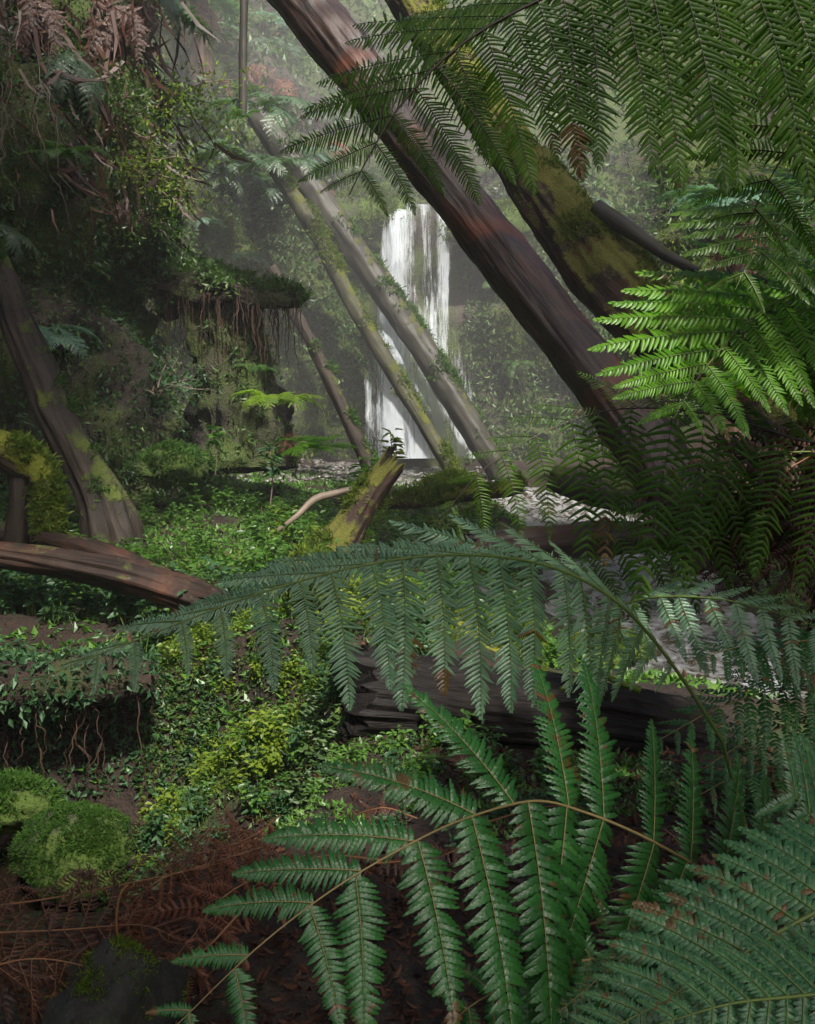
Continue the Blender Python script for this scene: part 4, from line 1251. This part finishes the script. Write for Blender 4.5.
# tree fern on the right bank, green fronds above, dead ones hanging
tfx, tfy = 1.08, 2.15
fe = empty('tree_fern', (tfx, tfy, GZ(tfx, tfy)), 'tree fern on the right bank with a bright lit frond above hanging brown dead ones', 'tree fern')
crown = P(910, 400, tfy)
mb, _, _ = log_mesh([(tfx, tfy, .2, .15), (tfx, tfy, .8, .12), (crown[0], crown[1], crown[2] - .05, .11), (crown[0], crown[1], crown[2] + .06, .03)], [M['root']], nseg=40, lump=.35, groove=.3, seed=33, gfreq=8)
child(mb, 'trunk', M['root'], fe)
hero_frond(fe, [(905, 300, 2.0, 10, 10, 0, 0), (850, 278, 1.9, 110, 100, 0, 0), (800, 290, 1.8, 140, 115, 30, 12), (752, 318, 1.72, 145, 110, 36, 18), (716, 355, 1.66, 112, 92, 38, 22), (690, 390, 1.62, 66, 58, 38, 26), (674, 418, 1.6, 18, 18, 40, 40)],
           (-.1, -.8, .6), BM, npin=15, npl=30, tm=T_MID, t0=.12, fold=.1, droop=(.12, .25), wfrac=.145, fill=.86, r0=.003, sbend=.25, jitter=.08)
hero_frond(fe, [(905, 260, 2.1, 10, 10, 0, 0), (870, 200, 1.95, 110, 110, 0, 0), (825, 195, 1.8, 125, 120, 24, 10), (785, 220, 1.7, 105, 100, 30, 16), (750, 262, 1.6, 50, 60, 36, 26), (735, 290, 1.58, 12, 12, 40, 40)],
           (-.1, -.75, .66), CM, npin=14, npl=22, tm=T_MID, t0=.12, fold=.15, droop=(.15, .3), wfrac=.155, fill=.95, r0=.004)
hero_frond(fe, [(905, 330, 2.1, 10, 10, 0, 0), (860, 300, 2.1, 120, 120, 0, 0), (820, 300, 2.1, 140, 130, 24, 10), (770, 330, 2.1, 110, 110, 30, 16), (730, 370, 2.1, 20, 20, 36, 26)],
           (-.1, -.75, .66), CM, npin=13, npl=22, tm=T_MID, t0=.12, fold=.15, droop=(.15, .3), wfrac=.155, fill=.95, r0=.004)
# the comb-like frond with hanging pinnae
hero_frond(fe, [(900, 440, 2.1, 10, 10, 0, 0), (850, 444, 2.1, 70, 150, 10, 0), (800, 440, 2.1, 80, 165, 16, 2), (750, 424, 2.1, 80, 165, 24, 4), (698, 412, 2.1, 80, 165, 30, 6), (640, 408, 2.1, 80, 158, 34, 8), (592, 414, 2.08, 75, 140, 36, 12), (540, 434, 2.05, 66, 112, 38, 18), (495, 460, 2.02, 50, 84, 40, 24), (462, 492, 2.0, 30, 50, 42, 30), (438, 528, 1.98, 8, 12, 45, 45)],
           (0, -.72, .7), FM, npin=13, npl=22, tm=T_COMB, t0=.06, fold=.3, droop=(.1, .6), wfrac=.165, fill=.62, r0=.003, pang=10, jitter=.12, tilt=.15)
hero_frond(fe, [(905, 470, 2.2, 10, 10, 0, 0), (820, 452, 2.3, 60, 120, 10, 0), (740, 462, 2.35, 70, 120, 20, 0), (668, 500, 2.35, 60, 110, 26, 0), (620, 534, 2.33, 40, 90, 30, 4), (585, 562, 2.31, 24, 60, 34, 14), (560, 590, 2.3, 8, 10, 40, 40)],
           (-.1, -.7, .7), CM, npin=12, npl=18, tm=T_COMB, t0=.1, fold=.4, droop=(.1, .75), wfrac=.18, fill=.75, r0=.003, jitter=.1)
for (x0, y0, x1, y1, w_, yd) in ((850, 420, 800, 590, 60, 2.2), (840, 410, 740, 600, 70, 2.35), (850, 430, 690, 570, 70, 2.4), (860, 430, 830, 620, 60, 2.25), (850, 400, 765, 560, 70, 2.3), (840, 420, 655, 590, 60, 2.5), (850, 430, 715, 615, 60, 2.45), (860, 450, 785, 640, 50, 2.1)):
    hero_frond(fe, [(880, 400, 2.2, 8, 8, 0, 0), ((x0 + 2 * x1) / 3 + 20, (2 * y0 + y1) / 3, yd, w_, w_, 10, 10), ((x0 + 4 * x1) / 5, (y0 + y1) / 2, yd, w_, w_, 20, 20), (x1, y1, yd, 10, 10, 40, 40)],
               (random.uniform(-.6, .2), -.8, .3), DM, npin=17, npl=12, tm=T_COMB, t0=.12, fold=.3, droop=(.9, .9), wfrac=.15, fill=.85, r0=.003, costa=False, curl=.35, jitter=.12, pang=10)

# dead brown fronds on the near bank, lower left
fk = empty('dead_fern', P(60, 930, 1.75), 'collapsed rusty brown dead fern lying across the lower left corner', 'dead fern')
for rows, nr_ in (
        ([(-60, 912, 1.8, 60, 90, 20, 10), (40, 900, 1.78, 60, 100, 25, 15), (120, 885, 1.76, 50, 90, 30, 20), (200, 868, 1.75, 40, 60, 35, 30), (262, 852, 1.74, 15, 20, 40, 40)], (0, -.8, .6)),
        ([(-60, 935, 1.65, 60, 90, 20, 10), (60, 930, 1.65, 60, 100, 25, 15), (140, 925, 1.65, 40, 60, 30, 20), (180, 940, 1.64, 10, 10, 40, 40)], (0, -.8, .5)),
        ([(270, 845, 1.8, 30, 30, 0, 0), (215, 862, 1.78, 50, 60, 20, 10), (160, 880, 1.75, 50, 60, 25, 15), (125, 915, 1.72, 45, 50, 30, 20), (140, 950, 1.7, 20, 20, 40, 40)], (0, -.8, .6)),
        ([(320, 850, 1.75, 30, 30, 0, 0), (270, 870, 1.74, 55, 60, 20, 10), (220, 900, 1.7, 55, 60, 25, 15), (190, 940, 1.66, 40, 45, 30, 20), (150, 985, 1.62, 10, 10, 40, 40)], (.1, -.8, .6)),
        ([(-60, 985, 1.5, 60, 60, 20, 10), (20, 960, 1.5, 60, 70, 25, 15), (80, 965, 1.5, 40, 50, 30, 20), (120, 985, 1.5, 10, 10, 40, 40)], (0, -.7, .7)),
        ([(280, 815, 2.1, 20, 20, 0, 0), (255, 835, 2.05, 40, 40, 20, 10), (215, 850, 2.0, 45, 45, 25, 15), (170, 856, 1.95, 20, 20, 30, 20)], (0, -.7, .7)),
        ([(250, 900, 1.7, 20, 20, 0, 0), (215, 940, 1.65, 40, 40, 20, 10), (160, 990, 1.6, 45, 45, 25, 15), (150, 1030, 1.55, 20, 20, 30, 20)], (0, -.8, .6)),
):
    hero_frond(fk, rows, nr_, (M['fern_dead' if rows[0][0] > 0 else 'fern_dead_dark'], M['rachis_dead']), npin=15, npl=16, tm=T_COMB, t0=.04, fold=.3, droop=(.5, .8), wfrac=.16, fill=.7, r0=.0025, curl=1.3, jitter=.3, costa=True, tilt=.6)
fk2 = empty('dead_fern', P(620, 930, 1.75), 'flattened brown dead fern on the soil behind the broad dark green fern', 'dead fern')
for k in range(18):
    x0, y0 = rng.uniform(340, 780), rng.uniform(765, 980)
    dx = rng.uniform(-130, 130)
    g0, g1 = ray_ground(x0, y0), ray_ground(x0 + dx, y0 + rng.uniform(-20, 60))
    mid = (g0 + g1) / 2 + (0, 0, .05)
    ctrl = [(*(g0 + (0, 0, .02)), .02, .02, 0, 0), (*mid, .07, .07, 20, 20), (*(g1 + (0, 0, .03)), .01, .01, 40, 40)]
    lf, st = MB(), MB()
    frond(lf, st, ctrl, (0, -.3, .95), 14, 9, T_MID, .05, .2, (.3, .3), .16, .9, .003, costa=False, curl=.7, jitter=.15)
    f = child(lf, 'frond', [M['fern_dead_dark'], M['rachis_dead']], fk2)
    child(st, 'stalk', M['rachis_dead'], f)

# stalks down to the rootstock of each fern, and shaggy crowns on the tree ferns
for r_ in (fa, fb, fc, fg, fj):
    b0 = np.array(r_.location)
    b0[2] = GZ(b0[0], b0[1]) - .02
    for q_, p0, rad0, mt in STARTS:
        if q_ is r_:
            mid_ = p0 * .45 + b0 * .55 + (0, .03, .08 * abs(p0[2] - b0[2]))
            mb = MB()
            tube(mb, catmull([b0, mid_, p0], 24)[0], np.linspace(rad0 * 1.5, rad0, 24), 6)
            child(mb, 'stalk', mt, r_)
for r_, c_, azs in ((fe, crown, (330, 0, 30, 60, 90, 300)), ):
    ms = fronds_of('canopyfern')
    for k, a in enumerate(azs):
        o = link('frond', ms[k % 4], r_)
        o.location = tuple(np.array(c_) + (0, 0, -.02) - np.array(r_.location))
        o.rotation_euler = (.15, 0, R(a - 90))
    ms = fronds_of('curtain')
    for k in range(9):
        o = link('dead_frond', ms[k % 4], r_)
        o.location = tuple(np.array(c_) + (0, 0, -.05) - np.array(r_.location))
        o.rotation_euler = (0, 0, R(300 + 24 * k - 90))
        o.scale = (.55, .55, .55)

# loop of a bare dead stalk, twigs
t = np.linspace(0, 1, 30)
lp = np.array([P(125 + 20 * math.cos(a) * 1.0 + 40 * k, 925 - 40 * math.sin(a) + 40 * k, 1.6) for k, a in zip(np.linspace(0, .6, 30), np.linspace(1.4, 4.6, 30))])
mb = MB()
tube(mb, lp, .0022, 6)
tag(mb.build('dead_stalk', M['rachis_dead']), 'thin bare orange stalk curling in a loop over the mossy edged rock', 'stalk')
mb = MB()
tube(mb, catmull([P(*a) for a in ((560, 690, 3.1), (590, 672, 3.15), (618, 682, 3.2), (640, 690, 3.2))], 20)[0], np.linspace(.008, .012, 20), 8)
mb.V = [v * 1.0 for v in mb.V]
tag(mb.build('fallen_strap', M['herb_yellow']), 'bright yellow strap of dying leaf lying on the charred log', 'leaf')

# ================================================================== ferns further off
def cliff_fern(px, py, kind, n, label, scale=1.0, tilt=-.25, spread=150, cat='fern', name='fern'):
    p, nr = cliff_at(px, py)
    az = math.degrees(math.atan2(nr[1], nr[0]))
    return fern(name, p + nr * .05, kind, n, label, cat, None, (az - spread / 2, az + spread / 2), scale, tilt)


cliff_fern(60, 165, 'mid', 9, 'drooping green fern with brown lower fronds halfway up the dark cliff', .8)
cliff_fern(45, 322, 'teal', 8, 'shaded grey green fern arching beside the leaning trunk', .9)
cliff_fern(5, 235, 'dull', 7, 'dull frosty fern at the edge above the leaning trunk', .8)
cliff_fern(240, 335, 'teal', 8, 'dark teal fern under the overhanging ledge', .55)
cliff_fern(60, 60, 'dull', 5, 'silver grey fern hanging in front of the brown curtain', 1.2, -.7, 100)
cliff_fern(160, 5, 'dull', 5, 'silvery fern frond hanging at the top of the cliff corner', .9, -.5)
cliff_fern(95, -15, 'curtain', 16, 'curtain of dead rusty fronds hanging over the upper cliff', .9, 0, 170, 'dead fern', 'dead_fern')
cliff_fern(25, -20, 'curtain', 14, 'dark dead fronds hanging at the top corner of the cliff', .9, 0, 170, 'dead fern', 'dead_fern')
cliff_fern(143, 0, 'curtain', 10, 'reddish dead fern strands hanging above the yellowish shrub', .6, 0, 170, 'dead fern', 'dead_fern')
cliff_fern(120, 205, 'darkdead', 6, 'small dead brown fern drooping below the leafy cliff shrubs', .5, -.8, 120, 'dead fern', 'dead_fern')
# fern clump by the ledge
g = P(283, 415, 9.7)
fern('fern', P(278, 405, 9.5), 'orange', 9, 'fern with rust tinged fronds rising below the ledge', az=(-170, 50), scale=1.15)
fern('fern', P(318, 452, 9.5), 'bright', 9, 'bright lime fern at the cliff foot in front of the short dark pole', az=(-200, 60), scale=1.1)
fern('fern', P(262, 372, 9.9), 'mid', 7, 'small green fern just under the end of the ledge', az=(-150, 0), scale=.5)
fern('dead_fern', P(292, 432, 9.6), 'dead', 7, 'dead brown fronds hanging beneath the rust tinged fern', 'dead fern', az=(-160, -20), scale=.5, tilt=-.8)
# misty slope
for px, py, k, n, s, lab in ((215, 150, 'dull', 9, 1.0, 'drooping blue grey fern uppermost of the misty cluster beside the slender trunk'), (235, 185, 'dull', 9, 1.1, 'drooping blue grey fern in the middle of the misty cluster'), (268, 190, 'dull', 8, 1.0, 'drooping blue grey fern by the top of the long grey pole'),
                             (300, 160, 'tree', 9, .55, 'pale teal fern standing alone left of the hanging dead fronds'), (210, 225, 'teal', 7, .6, 'small pale fern on the wet wall below the misty cluster'), (250, 255, 'teal', 8, .6, 'emerald fern above the ledge tip'),
                             (205, 30, 'dull', 8, 1.1, 'grey fern behind the slender trunk near the top of the slope'), (275, 40, 'dull', 8, 1.2, 'pale sunlit fern high on the slope left of the bare trunk'), (320, 110, 'dull', 8, .9, 'pale grey fern against the bare trunk high on the slope'),
                             (185, 120, 'mid', 8, 1.0, 'green fern against the cliff edge beside the yellowish shrub')):
    cliff_fern(px, py, k, n, lab, s * 1.1, -.2, 200)
for px, py, s, lab in ((225, 85, 1.3, 'reddish dead fern drooping beside the slender trunk'), (290, 85, 1.3, 'rust coloured dead fern in the haze right of the slender trunk'), (325, 180, 1.2, 'pinkish brown dead fronds hanging by the mossy bulge'), (250, 60, 1.0, 'dead fern drooping high behind the slender trunk'), (330, 140, 1.0, 'dry dead fern below the pale grey fern')):
    cliff_fern(px, py, 'dead', 11, lab, s, -.7, 180, 'dead fern', 'dead_fern')
for px, py, Yd, k, n, s, lab in ((258, 112, 13.9, 'dull', 11, 1.3, 'grey fern growing over the top of the long grey pole'), (276, 165, 13.6, 'dull', 9, 1.0, 'drooping fern growing over the top of the yellow green pole'), (225, 155, 13.2, 'dull', 9, .9, 'largest dull fern of the misty cluster in front of the wet wall'), (243, 118, 12.9, 'mid', 7, .5, 'small fern at the foot of the slender trunk')):
    fern('fern', P(px, py, Yd), k, n, lab, az=(-200, 20), scale=s)
# right of the fall
for px, py, k, s, lab in ((500, 290, 'mid', .8, 'small leafy fern on the wet rock right of the waterfall'), (545, 330, 'teal', .7, 'emerald fern low on the rock under the bare trunk'), (520, 365, 'mid', .7, 'ragged fern near the foot of the rock right of the waterfall'), (640, 300, 'mid', .9, 'dim fern in the gap under the mossy trunk'), (585, 195, 'dull', 1.0, 'hazy fern on the slope above the mossy trunk')):
    cliff_fern(px, py, k, 8, lab, s, -.3, 180)


def tree_fern(px, py, Yd, h, label, scale=1.0, dead=14, live=12):
    top_ = P(px, py, Yd)
    base = top_ - (0, 0, h)
    root = empty('tree_fern', base, label, 'tree fern')
    mb, _, _ = log_mesh([(*(base - (0, 0, .8)), .2), (*(base + (0, 0, h * .5)), .16), (*top_, .15)], [M['root']], nseg=24, lump=.25, groove=.2, seed=int(px))
    child(mb, 'trunk', M['root'], root)
    for kind, n, tl in (('tree', live, 0), ('treedead', dead, 0)):
        ms = fronds_of(kind)
        for k in range(n):
            o = link('frond' if kind == 'tree' else 'dead_frond', ms[k % 4], root)
            o.location = (0, 0, h - (0 if kind == 'tree' else .08))
            o.rotation_euler = (random.gauss(0, .12), random.gauss(0, .15), 6.283 * (k + .6 * random.random()) / n)
            o.scale = [scale * random.uniform(.8, 1.15)] * 3


tree_fern(628, 160, 18.5, 2.0, 'tree fern with a fan of fronds on a reddish shaggy trunk above the mossy trunk', .8)
tree_fern(562, 150, 19.5, 1.9, 'tree fern hidden under a thick brown skirt of dead fronds', .9, 26, 6)
tree_fern(405, 95, 22, 2.5, 'hazy tree fern far up the slope above the waterfall', 1.0)
tree_fern(300, 30, 20.5, 2.3, 'pale tree fern high on the slope beside the top of the bare trunk', 1.0)
tree_fern(200, -10, 17.0, 2.4, 'shadowy tree fern at the top of the slope above the cliff corner', 1.0)
tree_fern(690, 90, 20, 2.2, 'tree fern on the far slope behind the hanging fronds', 1.0)
tree_fern(480, 40, 24, 2.4, 'faint tree fern at the head of the gully', 1.1)
tree_fern(790, 300, 8.5, 2.2, 'dim tree fern on the right bank behind the bright frond', .8)
tree_fern(745, 210, 11, 2.4, 'dim tree fern on the right bank further back', .9)


# shrubs and saplings
def shrub(name, loc, kind, n, size, leaf, label, out=(0, -1, 0), hang=.2, stems=6):
    root = empty(name, loc, label, 'shrub')
    st, lf = MB(), MB()
    for k in range(stems):
        e = unit(np.array(out) * .8 + rng.standard_normal(3) * .6 + (0, 0, .15))
        q = np.stack([e * size * 1.1 * u + np.array([0, 0, -hang * size]) * u ** 2 for u in np.linspace(0, 1, 9)]) + np.cumsum(rng.standard_normal((9, 3)) * size * .04, 0)
        tube(st, q + loc, np.linspace(.012, .003, 9), 5)
        for j in range(n // stems):
            u = rng.uniform(.2, 1)
            b = np.array([np.interp(u * 8, np.arange(9), q[:, i]) for i in range(3)]) + rng.standard_normal(3) * size * .16
            A = unit(e * .5 + rng.standard_normal(3) * .7 + (0, 0, -.1))[None]
            C = unit(np.cross(A, np.array([[0, 0, 1.]]) + .4 * rng.standard_normal((1, 3))))
            L = leaf * rng.uniform(.5, 1.2)
            stamp(lf, T_LEAF2, (b + loc)[None], A, C, np.cross(A, C), L, L * .5, 0)
    child(st, 'stem', M['twig'], root)
    child(lf, 'leaves', M[kind], root, False)


for px, py, kind, n, size, leaf, lab in ((165, 100, 'herb_yellow', 900, .75, .06, 'feathery yellow green shrub leaning out from the cliff top corner'), (110, 135, 'cliff_leaf', 500, .55, .06, 'mossy green shrub hanging beside the yellowish shrub'), (135, 175, 'herb_yellow', 700, .5, .055, 'leafy bright shrub clinging to the middle of the cliff corner'),
                                         (150, 225, 'herb', 500, .4, .05, 'small bright creeper on the cliff corner above the ledge'), (180, 290, 'cliff_leaf', 400, .4, .06, 'mossy tuft of leaves under the soil ledge'), (185, 340, 'cliff_leaf', 350, .45, .06, 'trailing pale leaved creeper on the shaded cliff face'), (150, 400, 'herb_dark', 300, .5, .07, 'low dim creeper near the foot of the cliff'), (305, 440, 'herb_yellow', 420, .4, .055, 'fresh lime shrub between the rust tinged fern and the bright lime fern')):
    p, nr = cliff_at(px, py)
    shrub('shrub', p + nr * .1, kind, n, size, leaf, lab, nr)
for px, py, Yd, h, kind, lab in ((390, 500, 8.0, .55, 'herb_yellow', 'thin upright sapling beside the broken stump'), (215, 475, 9.2, .42, 'herb', 'pale leaved seedling standing alone before the cliff foot'), (362, 520, 7.4, .4, 'herb', 'slim sapling growing against the broken stump'), (270, 505, 7.4, .42, 'herb_dark', 'slim dark seedling among the herbs by the pale branch')):
    b = P(px, py, Yd)
    root = empty('sapling', b, lab, 'sapling')
    st, lf = MB(), MB()
    q = np.stack([b + (.02 * math.sin(3 * u), .01, h * u) for u in np.linspace(0, 1, 8)])
    tube(st, q, np.linspace(.007, .003, 8), 5)
    for k in range(34):
        a = rng.uniform(0, 6.28)
        A = unit(np.array([[math.cos(a), math.sin(a), rng.normal(.2, .3)]]))
        C = unit(np.cross(np.array([[0, 0, 1.]]) + .2 * rng.standard_normal((1, 3)), A))
        stamp(lf, T_LEAF, q[rng.integers(4, 8)][None] + rng.normal(0, .02, (1, 3)), A, C, np.cross(A, C), .1, .045)
    child(st, 'stem', M['twig'], root)
    child(lf, 'leaves', M[kind], root, False)
# twigs and roots hanging on the upper left
root = empty('hanging_twig', P(20, 110, 8), 'tangle of bare thin twigs hanging against the dark upper cliff', 'twigs')
mb = MB()
for k in range(15):
    a = P(rng.uniform(-20, 60), rng.uniform(20, 120), rng.uniform(7.6, 8.3))
    n = 16
    dr = np.array([rng.uniform(-.2, .5), -.05, -1]) * rng.uniform(.4, 1.3)
    q = a + np.linspace(0, 1, n)[:, None] * dr + np.cumsum(rng.standard_normal((n, 3)) * .022, 0)
    tube(mb, q, np.linspace(.005, .0015, n), 4)
child(mb, 'twigs', M['twig'], root)

# ================================================================== unseen canopy trees, added and placed to shade the gully
def added_shade_tree(x, y, z, h, r, lx, ly, n, label, seed=0):
    b = np.array([x, y, z - .5])
    root = empty('added_shade_tree', b, label, 'tree')
    mb, _, _ = log_mesh([(*b, .38), (*(b + (lx * .3, ly * .3, h * .4)), .3), (*(b + (lx * .8, ly * .8, h * .8)), .2), (*(b + (lx, ly, h)), .06)], [M['bark_dark']], nseg=24, step=.2, lump=.15, groove=.15, seed=seed)
    tr = child(mb, 'trunk', M['bark_dark'], root)
    lb, cr = MB(), MB()
    top_ = b + (lx * .85, ly * .85, h * .85)
    for k in range(11):
        a = k * 2.4 + rng.normal(0, .3)
        d = np.array([math.cos(a), math.sin(a), rng.uniform(-.1, .5)])
        l = r * rng.uniform(.6, 1.05)
        q = top_ + (0, 0, -rng.uniform(0, .35) * h * .5) + np.linspace(0, 1, 10)[:, None] * d * l + np.cumsum(rng.standard_normal((10, 3)) * .05, 0)
        tube(lb, q, np.linspace(.09, .02, 10), 6)
        m = n // 11
        u = rng.uniform(.25, 1.05, m)
        B = np.stack([np.interp(u * 9, np.arange(10), q[:, i]) for i in range(3)], 1) + rng.standard_normal((m, 3)) * r * .17
        A = unit(rng.standard_normal((m, 3)) + (0, 0, -.3))
        C = unit(np.cross(A, rng.standard_normal((m, 3))))
        L = .22 * rng.uniform(.5, 1.3, m)
        stamp(cr, T_LEAF2, B, A, C, np.cross(A, C), L, L * .6)
    child(lb, 'limb', M['bark_dark'], tr)
    child(cr, 'crown', M['cliff_leaf'], root, False)


for k, row in enumerate(SHADE_TREES):
    added_shade_tree(*row, seed=40 + k)

# ================================================================== air, light
mb = MB()
h0, h1 = np.array([-75, -50, -4.0]), np.array([75, 80, 21.0])
q = np.array([(x, y, z) for z in (h0[2], h1[2]) for y in (h0[1], h1[1]) for x in (h0[0], h1[0])])
mb.add(q, [[0, 2, 3, 1], [4, 5, 7, 6], [0, 1, 5, 4], [2, 6, 7, 3], [0, 4, 6, 2], [1, 3, 7, 5]])
hm = bpy.data.materials.new('haze')
hm.use_nodes = True
nt = hm.node_tree
nt.nodes.clear()
out = nt.nodes.new('ShaderNodeOutputMaterial')
pv = N(nt, 'ShaderNodeVolumePrincipled')
pv.inputs['Color'].default_value = (.95, .97, .97, 1)
pv.inputs['Density'].default_value = HAZE
pv.inputs['Anisotropy'].default_value = 0
nt.links.new(pv.outputs[0], out.inputs['Volume'])
if HAZE:
    tag(mb.build('haze', hm, None, False), 'pale mist filling the gully', kind='stuff')

cover('soil_cover', -.4, .9, 2.6, 3.5, 5000, .02, M['herb'], 'tiny green leaves on the soil before the charred log', 'ground cover', avoid=False, dens=-.1, freq=3)
u_, v_ = np.meshgrid(np.linspace(0, 2 * np.pi, 48, endpoint=False), np.linspace(.001, np.pi - .001, 24), indexing='ij')
mb = MB()
mb.add(np.stack([np.cos(u_) * np.sin(v_) * 4.6 - .6, np.sin(u_) * np.sin(v_) * 3.6 + 16.2, np.cos(v_) * 5.4 + 3.4], -1), grid_quads(48, 24, True)[:, ::-1])
sm = hm.copy()
sm.name = 'spray'
[n for n in sm.node_tree.nodes if n.type == 'PRINCIPLED_VOLUME'][0].inputs['Density'].default_value = MIST
if MIST:
    tag(mb.build('spray_mist', sm), 'drifting spray hanging round the waterfall', kind='stuff')

w = bpy.data.worlds.new('World')
SC.world = w
w.use_nodes = True
nt = w.node_tree
bg = nt.nodes['Background']
sky = nt.nodes.new('ShaderNodeTexSky')
sky.sky_type = 'NISHITA'
sky.sun_disc = False
sky.dust_density = 4.0
sky.ozone_density = 0.4
sky.air_density = 0.8
el, az = R(SUN[0]), R(SUN[1])           # azimuth from +Y towards +X
sky.sun_elevation = el
sky.sun_rotation = az
nt.links.new(sky.outputs[0], bg.inputs[0])
bg.inputs[1].default_value = SKY
sl = bpy.data.lights.new('sun', 'SUN')
sl.energy = SUN[2]
sl.angle = R(SUN[3])
sl.color = (1, .95, .87)
so = link('sun', sl)
from mathutils import Vector
dv = Vector((math.sin(az) * math.cos(el), math.cos(az) * math.cos(el), math.sin(el)))
so.rotation_euler = dv.to_track_quat('Z', 'Y').to_euler()
so.location = dv * 30

vs = SC.view_settings
vs.view_transform = 'Standard'
vs.look = 'None'
vs.gamma = 1
vs.use_curve_mapping = False
vs.exposure = EXPO
cy = SC.cycles
cy.max_bounces = 5
cy.diffuse_bounces = 2
cy.glossy_bounces = 2
cy.transmission_bounces = 3
cy.transparent_max_bounces = 10
cy.volume_bounces = 0
cy.caustics_reflective = cy.caustics_refractive = False
cy.use_denoising = True
